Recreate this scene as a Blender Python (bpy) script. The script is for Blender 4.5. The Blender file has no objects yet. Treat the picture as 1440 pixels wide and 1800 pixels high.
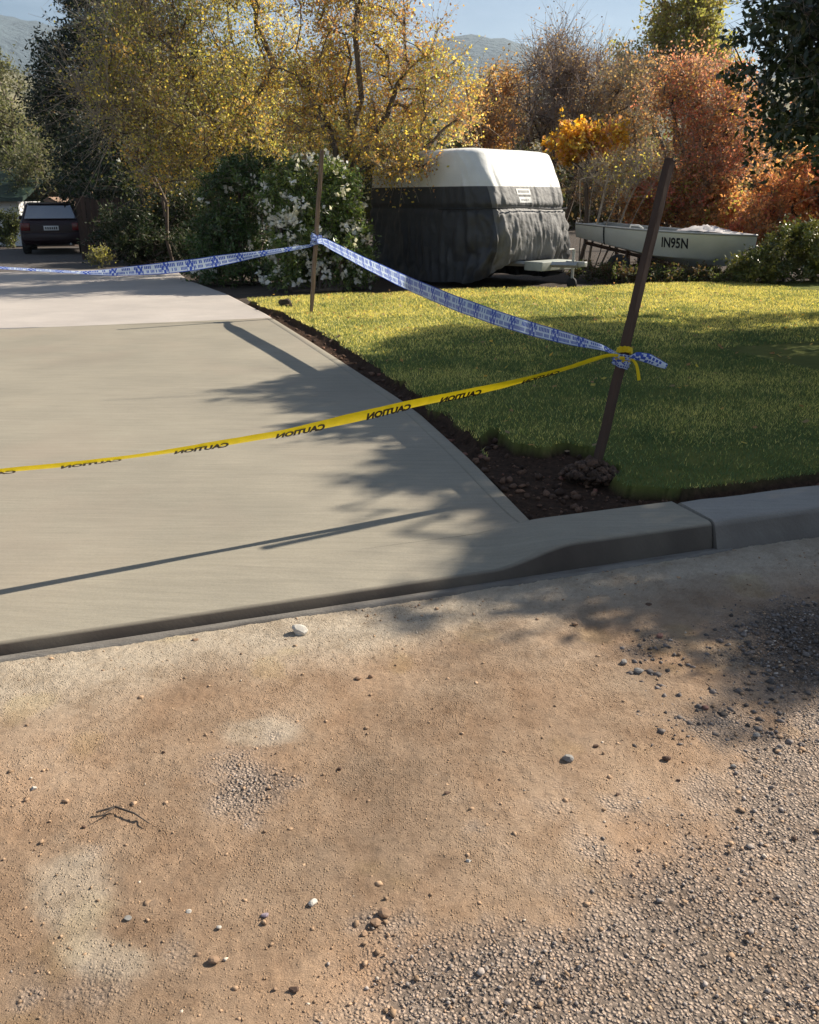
import bpy, bmesh, math
import numpy as np
from mathutils import Vector, Matrix

R = math.radians
scene = bpy.context.scene
C = scene.collection
FPX, PITCH, EYE = 1500.0, R(20.0), 1.6        # focal length in photo pixels, tilt, eye height
SP, CP = math.sin(PITCH), math.cos(PITCH)

# ------------------------------------------------------------------ camera
cam_d = bpy.data.cameras.new('camera'); cam = bpy.data.objects.new('camera', cam_d); C.objects.link(cam)
cam.location = (0, 0, EYE); cam.rotation_euler = (R(90) - PITCH, 0, 0)
cam_d.sensor_fit = 'HORIZONTAL'; cam_d.sensor_width = 36; cam_d.lens = 36 * FPX / 1440
cam_d.clip_end = 20000; cam_d.clip_start = 0.05
scene.camera = cam

# ------------------------------------------------------------------ light
SUN = np.array([1.98, 1.05, 1.70]); SUN /= np.linalg.norm(SUN)
sun_el = math.asin(SUN[2]); sun_az = math.atan2(SUN[0], SUN[1])
w = bpy.data.worlds.new('World'); scene.world = w; w.use_nodes = True
nt = w.node_tree; nt.nodes.clear()
sky = nt.nodes.new('ShaderNodeTexSky'); sky.sky_type = 'NISHITA'; sky.sun_disc = False
sky.sun_elevation = sun_el; sky.sun_rotation = sun_az; sky.altitude = 400
sky.air_density = 1.1; sky.dust_density = 0.3; sky.ozone_density = 3.0
tc = nt.nodes.new('ShaderNodeTexCoord'); mp = nt.nodes.new('ShaderNodeMapping'); mp.inputs['Scale'].default_value = (1, 1, 4.5)
nz = nt.nodes.new('ShaderNodeTexNoise'); nz.inputs['Scale'].default_value = 2.3; nz.inputs['Detail'].default_value = 9; nz.inputs['Roughness'].default_value = 0.58
cr = nt.nodes.new('ShaderNodeValToRGB'); cr.color_ramp.elements[0].position = 0.38; cr.color_ramp.elements[1].position = 0.78
cr.color_ramp.elements[0].color = (0, 0, 0, 1); cr.color_ramp.elements[1].color = (0.34, 0.34, 0.34, 1)
mix = nt.nodes.new('ShaderNodeMix'); mix.data_type = 'RGBA'; mix.inputs['B'].default_value = (11.5, 13.0, 15.0, 1)
bg = nt.nodes.new('ShaderNodeBackground'); bg.inputs['Strength'].default_value = 0.05
ow = nt.nodes.new('ShaderNodeOutputWorld'); L = nt.links.new
L(tc.outputs['Generated'], mp.inputs['Vector']); L(mp.outputs['Vector'], nz.inputs['Vector']); L(nz.outputs['Fac'], cr.inputs['Fac'])
L(sky.outputs['Color'], mix.inputs['A']); L(cr.outputs['Color'], mix.inputs['Factor']); L(mix.outputs['Result'], bg.inputs['Color'])
L(bg.outputs['Background'], ow.inputs['Surface'])

sd = bpy.data.lights.new('sun', 'SUN'); sd.energy = 5.0; sd.angle = R(0.55); sd.color = (1.0, 0.91, 0.76)
so = bpy.data.objects.new('sun', sd); C.objects.link(so)
so.rotation_euler = Vector(SUN).to_track_quat('Z', 'Y').to_euler(); so.location = (12, 8, 14)

scene.view_settings.view_transform = 'Standard'; scene.view_settings.look = 'None'
scene.view_settings.exposure = 0.84; scene.view_settings.gamma = 1; scene.view_settings.use_curve_mapping = False
scene.render.engine = 'CYCLES'
cy = scene.cycles
cy.use_denoising = True; cy.max_bounces = 8; cy.diffuse_bounces = 3; cy.transmission_bounces = 5; cy.transparent_max_bounces = 6; cy.glossy_bounces = 3
cy.volume_bounces = 0; cy.caustics_reflective = False; cy.caustics_refractive = False; cy.sample_clamp_indirect = 6

# ------------------------------------------------------------------ pixel -> place helpers (photo pixels 1440 x 1800)
def ray(px, py):
    x = (px - 720) / FPX; u = (900 - py) / FPX
    return np.array([x, CP + u * SP, -SP + u * CP])
def onz(px, py, z=0.0):
    d = ray(px, py); t = (z - EYE) / d[2]; return np.array([0, 0, EYE]) + d * t
def ony(px, py, Y):
    d = ray(px, py); return np.array([0, 0, EYE]) + d * (Y / d[1])
def proj(P):
    P = np.atleast_2d(P); r = P - np.array([0, 0, EYE])
    zc = r[:, 1] * CP - r[:, 2] * SP; up = r[:, 1] * SP + r[:, 2] * CP
    zc = np.where(np.abs(zc) < 1e-4, 1e-4, zc)
    return 720 + FPX * r[:, 0] / zc, 900 - FPX * up / zc, zc

# ------------------------------------------------------------------ noise
def hash2(ix, iy, seed):
    h = (ix.astype(np.int64) * 374761393 + iy.astype(np.int64) * 668265263 + seed * 2147483647 + 12345) & 0xffffffff
    h = ((h ^ (h >> 13)) * 1274126177) & 0xffffffff
    h = ((h ^ (h >> 16)) * 2246822519) & 0xffffffff
    return ((h ^ (h >> 15)) & 0xffffff) / float(0xffffff)
def vn(x, y, seed=0):
    ix = np.floor(x); iy = np.floor(y); fx = x - ix; fy = y - iy
    fx = fx * fx * (3 - 2 * fx); fy = fy * fy * (3 - 2 * fy)
    a = hash2(ix, iy, seed); b = hash2(ix + 1, iy, seed); c = hash2(ix, iy + 1, seed); d = hash2(ix + 1, iy + 1, seed)
    return (a * (1 - fx) + b * fx) * (1 - fy) + (c * (1 - fx) + d * fx) * fy
def fbm(x, y, seed=0, octv=4, gain=0.5):
    x = np.asarray(x, float); y = np.asarray(y, float)
    s = 0; a = 1; t = 0
    for k in range(octv):
        s = s + a * vn(x * 2 ** k + 17.3 * k, y * 2 ** k + 9.1 * k, seed + k); t += a; a *= gain
    return s / t
def worley(x, y, seed=0):
    ix = np.floor(x); iy = np.floor(y); best = np.full(np.shape(x), 9.0); idv = np.zeros(np.shape(x))
    for dx in (-1, 0, 1):
        for dy in (-1, 0, 1):
            cx = ix + dx; cy_ = iy + dy
            d = (cx + hash2(cx, cy_, seed) - x) ** 2 + (cy_ + hash2(cx, cy_, seed + 7) - y) ** 2
            m = d < best; best = np.where(m, d, best); idv = np.where(m, hash2(cx, cy_, seed + 13), idv)
    return np.sqrt(best), idv
def sstep(a, b, x):
    t = np.clip((x - a) / (b - a), 0, 1); return t * t * (3 - 2 * t)
def inpoly(x, y, poly):
    inside = np.zeros(np.shape(x), bool); n = len(poly); j = n - 1
    for i in range(n):
        xi, yi = poly[i]; xj, yj = poly[j]
        if yi != yj:
            c = ((yi > y) != (yj > y)) & (x < (xj - xi) * (y - yi) / (yj - yi) + xi); inside ^= c
        j = i
    return inside

# ------------------------------------------------------------------ mesh helpers
def mesh_from(name, V, F, smooth=False, col=None, attrs=None, uv=None):
    V = np.asarray(V, np.float32); me = bpy.data.meshes.new(name)
    if isinstance(F, np.ndarray):
        k = F.shape[1]; nf = len(F)
        me.vertices.add(len(V)); me.vertices.foreach_set('co', V.ravel())
        me.loops.add(nf * k); me.loops.foreach_set('vertex_index', F.astype(np.int32).ravel())
        me.polygons.add(nf); me.polygons.foreach_set('loop_start', np.arange(0, nf * k, k, dtype=np.int32))
        me.update(calc_edges=True)
    else:
        me.from_pydata(V.tolist(), [], F); me.update()
    if smooth: me.polygons.foreach_set('use_smooth', np.ones(len(me.polygons), bool))
    if col is not None:
        a = me.color_attributes.new('Col', 'FLOAT_COLOR', 'POINT'); c = np.ones((len(V), 4), np.float32); c[:, :3] = col
        a.data.foreach_set('color', c.ravel())
    for k_, v_ in (attrs or {}).items():
        a = me.attributes.new(k_, 'FLOAT', 'POINT'); a.data.foreach_set('value', np.asarray(v_, np.float32).ravel())
    if uv is not None:
        l = me.uv_layers.new(name='UVMap'); vi = np.zeros(len(me.loops), np.int32); me.loops.foreach_get('vertex_index', vi)
        l.data.foreach_set('uv', np.asarray(uv, np.float32)[vi].ravel())
    return me
def tag(o, label=None, cat=None, group=None, kind=None):
    if label: o['label'] = label
    if cat: o['category'] = cat
    if group: o['group'] = group
    if kind: o['kind'] = kind
    return o
def mobj(name, V, F, mat, base=None, parent=None, **kw):
    """one mesh object; world coordinates in, origin at base (or at the parent)"""
    V = np.asarray(V, float)
    org = np.array(parent['_loc'][:] if parent is not None else (base if base is not None else (0, 0, 0)), float)
    o = bpy.data.objects.new(name, mesh_from(name, V - org, F, **kw)); o.data.materials.append(mat); C.objects.link(o)
    if parent is not None:
        o.parent = parent; o['_loc'] = list(org)
    else:
        o.location = org; o['_loc'] = list(org)
    return o
def thing(name, label, cat, loc, group=None):
    o = bpy.data.objects.new(name, None); o.empty_display_size = 0.1; C.objects.link(o); o.location = loc; o['_loc'] = list(map(float, loc))
    return tag(o, label, cat, group)
class MB:
    """collects primitives into one mesh"""
    def __init__(s): s.V = []; s.F = []; s.n = 0
    def add(s, V, F):
        V = np.asarray(V, float); s.V.append(V); s.F += [[i + s.n for i in f] for f in F]; s.n += len(V); return s
    def box(s, c, size, M=None, taper=1.0):
        x, y, z = [q / 2 for q in size]
        V = np.array([[-x, -y, -z], [x, -y, -z], [x, y, -z], [-x, y, -z], [-x * taper, -y * taper, z], [x * taper, -y * taper, z], [x * taper, y * taper, z], [-x * taper, y * taper, z]])
        if M is not None: V = V @ np.asarray(M).T
        return s.add(V + np.asarray(c), [[3, 2, 1, 0], [4, 5, 6, 7], [0, 1, 5, 4], [1, 2, 6, 5], [2, 3, 7, 6], [3, 0, 4, 7]])
    def tube(s, pts, rad, n=8, caps=True):
        P = np.asarray(pts, float); rad = np.broadcast_to(rad, (len(P),)); V = []
        T = np.gradient(P, axis=0); T /= np.linalg.norm(T, axis=1)[:, None] + 1e-9
        up = np.array([0, 0, 1.0]) if abs(T[0, 2]) < 0.9 else np.array([1.0, 0, 0])
        for p, t, r in zip(P, T, rad):
            a = np.cross(t, up); a /= np.linalg.norm(a) + 1e-9; b = np.cross(a, t)
            for k in range(n):
                q = 2 * math.pi * k / n; V.append(p + r * (a * math.cos(q) + b * math.sin(q)))
        F = [[i * n + k, i * n + (k + 1) % n, (i + 1) * n + (k + 1) % n, (i + 1) * n + k] for i in range(len(P) - 1) for k in range(n)]
        if caps: F += [list(range(n))[::-1], [(len(P) - 1) * n + k for k in range(n)]]
        return s.add(V, F)
    def lathe(s, c, axis, prof, n=24):
        a = np.asarray(axis, float); a /= np.linalg.norm(a); u = np.cross(a, [0, 0, 1.0]) if abs(a[2]) < 0.9 else np.cross(a, [1.0, 0, 0])
        u /= np.linalg.norm(u); v = np.cross(a, u); V = []
        for (t, r) in prof:
            for k in range(n):
                q = 2 * math.pi * k / n; V.append(np.asarray(c) + a * t + r * (u * math.cos(q) + v * math.sin(q)))
        F = [[i * n + k, i * n + (k + 1) % n, (i + 1) * n + (k + 1) % n, (i + 1) * n + k] for i in range(len(prof) - 1) for k in range(n)]
        F += [list(range(n))[::-1], [(len(prof) - 1) * n + k for k in range(n)]]
        return s.add(V, F)
    def get(s): return np.concatenate(s.V), s.F
    def obj(s, name, mat, base=None, parent=None, bevel=0, **kw):
        V, F = s.get(); o = mobj(name, V, F, mat, base, parent, **kw)
        if bevel:
            bm = bmesh.new(); bm.from_mesh(o.data)
            bmesh.ops.bevel(bm, geom=bm.edges[:], offset=bevel, segments=2, affect='EDGES', profile=0.6); bm.to_mesh(o.data); bm.free()
            o.data.polygons.foreach_set('use_smooth', np.ones(len(o.data.polygons), bool))
        return o
def grid_faces(nr, nc):
    i = np.arange(nr - 1)[:, None] * nc + np.arange(nc - 1)[None, :]
    return np.stack([i, i + 1, i + nc + 1, i + nc], -1).reshape(-1, 4)

# ------------------------------------------------------------------ materials
def newmat(name):
    m = bpy.data.materials.new(name); m.use_nodes = True; n = m.node_tree; b = n.nodes['Principled BSDF']; return m, n, b
def N(n, t, **kw):
    o = n.nodes.new(t)
    for k, v in kw.items():
        if k in o.inputs: o.inputs[k].default_value = v
        else: setattr(o, k, v)
    return o
def ramp(n, fac, stops):
    r = n.nodes.new('ShaderNodeValToRGB'); e = r.color_ramp.elements
    while len(e) < len(stops): e.new(0.5)
    for q, (p, c) in zip(e, stops): q.position = p; q.color = (*c, 1)
    n.links.new(fac, r.inputs['Fac']); return r.outputs['Color']
def mixc(n, f, a, b, mode='MIX'):
    m = n.nodes.new('ShaderNodeMix'); m.data_type = 'RGBA'; m.blend_type = mode
    for s_, v in (('Factor', f), ('A', a), ('B', b)):
        if hasattr(v, 'is_linked'): n.links.new(v, m.inputs[s_])
        else: m.inputs[s_].default_value = v if s_ == 'Factor' else (*v, 1)
    return m.outputs['Result']
def attr(n, name): a = n.nodes.new('ShaderNodeAttribute'); a.attribute_name = name; return a
def coords(n, scale=(1, 1, 1)):
    t = n.nodes.new('ShaderNodeTexCoord'); m = n.nodes.new('ShaderNodeMapping'); m.inputs['Scale'].default_value = scale
    n.links.new(t.outputs['Object'], m.inputs['Vector']); return m.outputs['Vector']
def noise(n, vec, scale, detail=5, rough=0.55):
    o = N(n, 'ShaderNodeTexNoise', Scale=scale, Detail=detail, Roughness=rough); n.links.new(vec, o.inputs['Vector']); return o.outputs['Fac']
def bump(n, b, h, strength, dist):
    o = N(n, 'ShaderNodeBump', Strength=strength, Distance=dist); n.links.new(h, o.inputs['Height']); n.links.new(o.outputs['Normal'], b.inputs['Normal'])
def pmat(name, c1, c2=None, rough=0.6, scale=6, metal=0.0, bmp=0.0, bscale=40, bdist=0.01, stretch=(1, 1, 1), spec=0.5):
    m, n, b = newmat(name); v = coords(n, stretch); c2 = c2 or tuple(x * 0.7 for x in c1)
    n.links.new(ramp(n, noise(n, v, scale), [(0.3, c2), (0.7, c1)]), b.inputs['Base Color'])
    b.inputs['Roughness'].default_value = rough; b.inputs['Metallic'].default_value = metal; b.inputs['Specular IOR Level'].default_value = spec
    if bmp: bump(n, b, noise(n, v, bscale), bmp, bdist)
    return m
def leafmat(name, trans=0.4, rough=0.55, gain=1.0, spec=0.3):
    m, n, b = newmat(name); a = attr(n, 'Col'); out = n.nodes['Material Output']
    n.links.new(a.outputs['Color'], b.inputs['Base Color']); b.inputs['Roughness'].default_value = rough; b.inputs['Specular IOR Level'].default_value = spec
    t = n.nodes.new('ShaderNodeBsdfTranslucent'); n.links.new(mixc(n, 1.0, a.outputs['Color'], (1.3 * gain, 1.25 * gain, 0.8 * gain), 'MULTIPLY'), t.inputs['Color'])
    mx = n.nodes.new('ShaderNodeMixShader'); mx.inputs['Fac'].default_value = trans
    n.links.new(b.outputs['BSDF'], mx.inputs[1]); n.links.new(t.outputs['BSDF'], mx.inputs[2]); n.links.new(mx.outputs['Shader'], out.inputs['Surface'])
    return m
def attrmat(name, rough=0.85, bmp=0.0, bscale=60, bdist=0.004, spec=0.3):
    m, n, b = newmat(name); a = attr(n, 'Col'); v = coords(n)
    n.links.new(mixc(n, 1.0, a.outputs['Color'], ramp(n, noise(n, v, bscale, 6, 0.7), [(0.3, (0.60,) * 3), (0.7, (1.25,) * 3)]), 'MULTIPLY'), b.inputs['Base Color'])
    b.inputs['Roughness'].default_value = rough; b.inputs['Specular IOR Level'].default_value = spec
    if bmp: bump(n, b, noise(n, v, bscale, 6, 0.65), bmp, bdist)
    return m
M_bark = pmat('bark', (0.16, 0.12, 0.09), (0.06, 0.045, 0.035), 0.9, 9, bmp=0.6, bscale=30, bdist=0.02, stretch=(1, 1, 0.3))
M_twig = pmat('pale_twig', (0.46, 0.39, 0.31), (0.27, 0.22, 0.17), 0.85, 8)
M_leaf = leafmat('autumn_leaf', 0.5, gain=1.5); M_ever = leafmat('evergreen_leaf', 0.25, 0.45); M_gloss = leafmat('glossy_leaf', 0.22, 0.35, spec=0.5)
M_petal = leafmat('petal', 0.35, 0.6); M_grass = leafmat('grass_blade', 0.4, 0.6, 1.0)

# driveway frame: s along the kerb, d back from the kerb face
F0 = onz(0, 1160); Fk = onz(1270, 967); K = (Fk - F0); K[2] = 0; K /= np.linalg.norm(K); D = np.array([-K[1], K[0], 0])
def sd2w(s, d, z): return F0[None, :] + np.outer(np.ravel(s), K) + np.outer(np.ravel(d), D) + np.stack([0 * np.ravel(z), 0 * np.ravel(z), np.ravel(z)], 1)
def w2sd(P): P = np.atleast_2d(P); q = P - F0; return q @ K, q @ D
ZD = 0.12
edge_px = [(945, 918), (837, 814), (740, 727), (704, 700), (600, 633), (540, 595), (478, 557), (395, 515), (330, 492)]
E = np.array([onz(x, y, ZD) for x, y in edge_px]); Es, Ed = w2sd(E)
D0 = Ed[0]                                   # depth of the kerb band
def edge_s(d): return np.interp(d, Ed, Es)
S_L = Es[-3] - 4.6                           # left side of the slab
sA = w2sd(onz(868, 1014, 0.04))[0][0]; sB = w2sd(onz(1003, 954, 0.14))[0][0]; sK = w2sd(onz(1266, 940, 0.1))[0][0]
def slab_z(s, d):
    p = np.interp(d, [0, D0, 1.6, 3, 30], [0.052, 0.10, ZD, ZD, ZD]); k = sstep(sA, sB + 0.05, s)
    return p * (1 - k) + np.maximum(p, 0.14) * k * (d < D0 + 0.02) + p * k * (d >= D0 + 0.02)

# ------------------------------------------------------------------ setting: ground, road
M_ground = pmat('dry_ground', (0.20, 0.17, 0.085), (0.10, 0.10, 0.045), 0.95, 0.4, bmp=0.5, bscale=8, bdist=0.05)
tag(mobj('ground', [[-6000, -6000, -0.06], [6000, -6000, -0.06], [6000, 6000, -0.06], [-6000, 6000, -0.06]], [[0, 1, 2, 3]], M_ground), kind='structure')
M_bed = pmat('garden_soil', (0.075, 0.05, 0.034), (0.03, 0.022, 0.015), 0.95, 5, bmp=0.8, bscale=45, bdist=0.03)
q = [sd2w(s, d, 0.055)[0] for s, d in ((-40, 0.3), (40, 0.3), (60, 90), (-60, 90))]
tag(mobj('garden_ground', q, [[0, 1, 2, 3]], M_bed), kind='structure')

# road: fine grid close by, coarse further out
def road_zone(px, py, x, y):
    n1 = fbm(x * 1.5, y * 1.5, 3, 5, 0.6); n2 = fbm(x * 5, y * 5, 8, 4, 0.6)
    def blob(cx, cy, rx, ry): return np.exp(-(((px - cx) / rx) ** 2 + ((py - cy) / ry) ** 2))
    a = 1.0 * blob(1330, 1750, 420, 190) + 0.8 * blob(1000, 1790, 330, 110) + 0.9 * blob(1430, 1390, 170, 110) + 0.75 * blob(1180, 1560, 150, 130)
    a = a + 1.0 * blob(1390, 1120, 150, 70) + 1.15 * blob(445, 1385, 95, 75) + 0.75 * blob(90, 1760, 150, 90) + 0.6 * blob(1130, 1140, 90, 40) + 0.65 * blob(780, 1700, 160, 90)
    a = a + 0.45 * blob(300, 1640, 120, 90) + 0.4 * blob(850, 1420, 130, 60) + 0.45 * blob(640, 1620, 110, 60) + 0.35 * blob(160, 1480, 90, 60) + 0.55 * blob(1250, 1260, 130, 45) + 0.5 * sstep(1250, 1600, px) * sstep(960, 1000, py)
    o_w = np.clip(sstep(-60, -500, px) + sstep(1480, 2100, px) + sstep(1850, 2300, py), 0, 1); a = a * (1 - o_w) + 0.5 * o_w
    n3 = fbm(x * 16, y * 16, 9, 3, 0.6); asph = sstep(0.22, 1.05, a + 0.9 * (n1 - 0.5) + 0.9 * (n2 - 0.5) + 0.6 * (n3 - 0.5))
    s_, d_ = w2sd(np.stack([x.ravel(), y.ravel(), 0 * x.ravel()], 1)); d_ = d_.reshape(x.shape); s_ = s_.reshape(x.shape)
    pale = sstep(-0.62, -0.18, d_ + 0.5 * (n1 - 0.5)) * (1 - 0.6 * sstep(3.4, 4.6, s_))
    pale = np.maximum(pale, 0.75 * sstep(0.35, 0.8, blob(120, 1570, 110, 100) + blob(450, 1290, 80, 30) + 0.8 * blob(200, 1690, 90, 40) + 0.6 * (n2 - 0.5)))
    return asph, pale, n1, n2
def road_patch(name, xs, ys, z0, fine):
    X, Y = np.meshgrid(xs, ys); px, py, _ = proj(np.stack([X.ravel(), Y.ravel(), 0 * X.ravel()], 1)); px = px.reshape(X.shape); py = py.reshape(X.shape)
    asph, pale, n1, n2 = road_zone(px, py, X, Y)
    z = 0.02 * (fbm(X * 0.9, Y * 0.9, 21, 3) - 0.5) + 0.010 * (n2 - 0.5)
    if fine:
        w1, id1 = worley(X / 0.013, Y / 0.013, 5); w2, id2 = worley(X / 0.026 + 7, Y / 0.026, 6); f = fbm(X / 0.03, Y / 0.03, 31, 3, 0.7)
        stone = np.clip(1 - w1 * 1.5, 0, 1) ** 0.6 * (0.35 + 0.65 * id1)
        big = np.clip(1 - w2 * 1.6, 0, 1) ** 0.6 * (id2 > 0.5)
        z += asph * (0.003 * big - 0.003) + (1 - asph) * (0.005 * (f - 0.5) + 0.0045 * stone * (id1 > 0.7) + 0.005 * big * (id2 > 0.88))
        grain = fbm(X / 0.012, Y / 0.012, 77, 3, 0.8)
        tone = asph * 1.0 + (1 - asph) * (0.84 + 0.32 * grain)
    else:
        tone = 0.85 + 0.3 * n2
    dirt = np.stack([0.40 + 0.05 * n2, 0.252 + 0.08 * n2, 0.155 + 0.08 * n2], -1) * (0.55 + 0.9 * n1[..., None])
    pl = np.array([0.52, 0.43, 0.33]); asc = np.array([0.46, 0.385, 0.335]) * (0.8 + 0.4 * n2[..., None])
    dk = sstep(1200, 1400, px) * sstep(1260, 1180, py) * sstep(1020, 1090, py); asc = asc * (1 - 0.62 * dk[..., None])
    col = dirt * (1 - pale[..., None]) + pl * pale[..., None]
    ylw = sstep(0.62, 0.75, fbm(X * 4 + 5, Y * 4, 55, 3)); col = col * (1 - 0.35 * ylw[..., None] * (1 - np.array([1.0, 0.98, 0.72])))
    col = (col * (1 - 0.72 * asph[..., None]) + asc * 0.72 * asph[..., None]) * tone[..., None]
    V = np.stack([X, Y, z + z0], -1).reshape(-1, 3)
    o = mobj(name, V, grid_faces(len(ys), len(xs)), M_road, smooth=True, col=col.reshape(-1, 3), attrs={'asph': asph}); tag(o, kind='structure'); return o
M_road, n, b = newmat('dirty_road'); v = coords(n); ca_ = attr(n, 'Col'); aa = attr(n, 'asph')
def mth2(op, a, b2):
    o = n.nodes.new('ShaderNodeMath'); o.operation = op
    for i, q_ in enumerate((a, b2)):
        if hasattr(q_, 'is_linked'): n.links.new(q_, o.inputs[i])
        else: o.inputs[i].default_value = q_
    return o.outputs[0]
def voro(scale, rnd=1.0):
    o = N(n, 'ShaderNodeTexVoronoi', Scale=scale, Randomness=rnd); o.inputs['Detail'].default_value = 0
    dv = n.nodes.new('ShaderNodeVectorMath'); dv.operation = 'ADD'; wz = N(n, 'ShaderNodeTexNoise', Scale=scale * 0.7, Detail=2); n.links.new(v, wz.inputs['Vector']); sc = n.nodes.new('ShaderNodeVectorMath'); sc.operation = 'SCALE'; sc.inputs['Scale'].default_value = 0.9 / scale; n.links.new(wz.outputs['Color'], sc.inputs[0])
    n.links.new(v, dv.inputs[0]); n.links.new(sc.outputs[0], dv.inputs[1]); n.links.new(dv.outputs[0], o.inputs['Vector']); return o
v1 = voro(105); v2 = voro(170); st1 = ramp(n, v1.outputs['Distance'], [(0.12, (1, 1, 1)), (0.62, (0, 0, 0))]); st2 = ramp(n, v2.outputs['Distance'], [(0.10, (1, 1, 1)), (0.6, (0, 0, 0))])
r1 = N(n, 'ShaderNodeSeparateColor'); n.links.new(v1.outputs['Color'], r1.inputs[0]); r2 = N(n, 'ShaderNodeSeparateColor'); n.links.new(v2.outputs['Color'], r2.inputs[0])
h1 = mth2('MULTIPLY', st1, mth2('ADD', 0.35, r1.outputs[0])); pz = N(n, 'ShaderNodeTexNoise', Scale=3.2, Detail=5, Roughness=0.65); n.links.new(v, pz.inputs['Vector']); sparse = mth2('GREATER_THAN', mth2('ADD', r2.outputs[0], mth2('MULTIPLY', mth2('SUBTRACT', pz.outputs['Fac'], 0.5), 2.2)), 0.72); h2 = mth2('MULTIPLY', mth2('MULTIPLY', st2, sparse), 0.55)
ns = noise(n, v, 320, 5, 0.75); nb_ = noise(n, v, 45, 4, 0.6)
hd = mth2('ADD', mth2('ADD', h2, mth2('MULTIPLY', ns, 0.5)), mth2('MULTIPLY', nb_, 0.7)); ha = mth2('ADD', mth2('MULTIPLY', h1, 1.7), mth2('MULTIPLY', ns, 0.5))
mxh = mth2('ADD', mth2('MULTIPLY', hd, mth2('SUBTRACT', 1.0, aa.outputs['Fac'])), mth2('MULTIPLY', ha, aa.outputs['Fac']))
ta = mixc(n, 1.0, ramp(n, v1.outputs['Distance'], [(0.15, (1.12,) * 3), (0.45, (0.92,) * 3), (0.7, (0.5,) * 3)]), ramp(n, r1.outputs[1], [(0.0, (0.72,) * 3), (1.0, (1.35, 1.3, 1.25))]), 'MULTIPLY')
td_ = mixc(n, 1.0, ramp(n, ns, [(0.3, (0.66,) * 3), (0.7, (1.22,) * 3)]), ramp(n, h2, [(0.0, (0.97,) * 3), (0.35, (1.13, 1.11, 1.08))]), 'MULTIPLY')
pat = ramp(n, noise(n, v, 7, 7, 0.68), [(0.28, (0.74, 0.70, 0.66)), (0.5, (1.0, 1.0, 1.0)), (0.72, (1.14, 1.16, 1.18))])
n.links.new(mixc(n, 1.0, mixc(n, 1.0, ca_.outputs['Color'], pat, 'MULTIPLY'), mixc(n, aa.outputs['Fac'], td_, ta), 'MULTIPLY'), b.inputs['Base Color']); b.inputs['Roughness'].default_value = 0.92; b.inputs['Specular IOR Level'].default_value = 0.2
bump(n, b, mxh, 1.0, 0.011)
ys = [0.85]
while ys[-1] < 4.6: ys.append(ys[-1] + 0.0075 * (1 + 0.5 * (ys[-1] - 1)))
road_near = road_patch('road', np.arange(-2.7, 3.5, 0.0105), np.array(ys), 0.0, True)
road_patch('road_surface', np.arange(-40, 41, 0.25), np.arange(-6, 9, 0.25), -0.035, False)

def stones_mesh(P, size, rng, flat=0.65, sub=0):
    """many small low-poly stones in one mesh"""
    t = (1 + 5 ** 0.5) / 2
    base = np.array([[-1, t, 0], [1, t, 0], [-1, -t, 0], [1, -t, 0], [0, -1, t], [0, 1, t], [0, -1, -t], [0, 1, -t], [t, 0, -1], [t, 0, 1], [-t, 0, -1], [-t, 0, 1]]); base /= np.linalg.norm(base[0])
    fc = np.array([[0, 11, 5], [0, 5, 1], [0, 1, 7], [0, 7, 10], [0, 10, 11], [1, 5, 9], [5, 11, 4], [11, 10, 2], [10, 7, 6], [7, 1, 8], [3, 9, 4], [3, 4, 2], [3, 2, 6], [3, 6, 8], [3, 8, 9], [4, 9, 5], [2, 4, 11], [6, 2, 10], [8, 6, 7], [9, 8, 1]])
    if sub == -1:
        base = np.array([[1, 0, 0], [0, 1, 0], [-1, 0, 0], [0, -1, 0], [0, 0, 1], [0, 0, -1]], float); fc = np.array([[0, 1, 4], [1, 2, 4], [2, 3, 4], [3, 0, 4], [1, 0, 5], [2, 1, 5], [3, 2, 5], [0, 3, 5]])
    n = len(P); nv = len(base); V = base[None] * (1 + 0.3 * rng.standard_normal((n, nv, 1)).clip(-1.4, 1.4)); V = V * (rng.uniform(0.7, 1.25, (n, 1, 3)))
    a = rng.uniform(0, 6.283, n); ca, sa = np.cos(a)[:, None], np.sin(a)[:, None]
    V = np.stack([V[..., 0] * ca - V[..., 1] * sa, V[..., 0] * sa + V[..., 1] * ca, V[..., 2] * flat], -1)
    V = V * np.asarray(size)[:, None, None] * 0.5 + P[:, None, :]
    F = fc[None] + (np.arange(n) * nv)[:, None, None]
    return V.reshape(-1, 3), F.reshape(-1, 3)

rng = np.random.default_rng(11)
M_stone = attrmat('stone', 0.85, 0.4, 90, 0.004)
def gravel(n, xr, yr, smin, smax, cond, seed):
    r = np.random.default_rng(seed); x = r.uniform(*xr, n); y = yr[0] + (yr[1] - yr[0]) * r.uniform(0, 1, n) ** 1.25
    px, py, _ = proj(np.stack([x, y, 0 * x], 1)); asph, pale, n1, n2 = road_zone(px, py, x, y); k = (r.uniform(0, 1, n) < cond(asph, pale, n1, n2)) & (w2sd(np.stack([x, y, 0 * x], 1))[1] < -0.015)
    x, y, asph = x[k], y[k], asph[k]; sz = smin + (smax - smin) * r.uniform(0, 1, len(x)) ** 3
    z = 0.02 * (fbm(x * 0.9, y * 0.9, 21, 3) - 0.5) + sz * 0.05
    c = np.where((r.uniform(0, 1, len(x)) < asph * 0.75)[:, None], np.array([[0.38, 0.32, 0.28]]), np.array([[0.43, 0.285, 0.18]])) * r.uniform(0.65, 1.3, (len(x), 1))
    c = np.where(r.uniform(0, 1, (len(x), 1)) < 0.05, np.array([[0.62, 0.52, 0.42]]), c)
    return np.stack([x, y, z], 1), sz, c
G1 = gravel(110000, (-2.2, 3.2), (0.95, 3.9), 0.006, 0.013, lambda a, p, n1, n2: 0.01 + 0.22 * a ** 1.5, 1)
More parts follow.
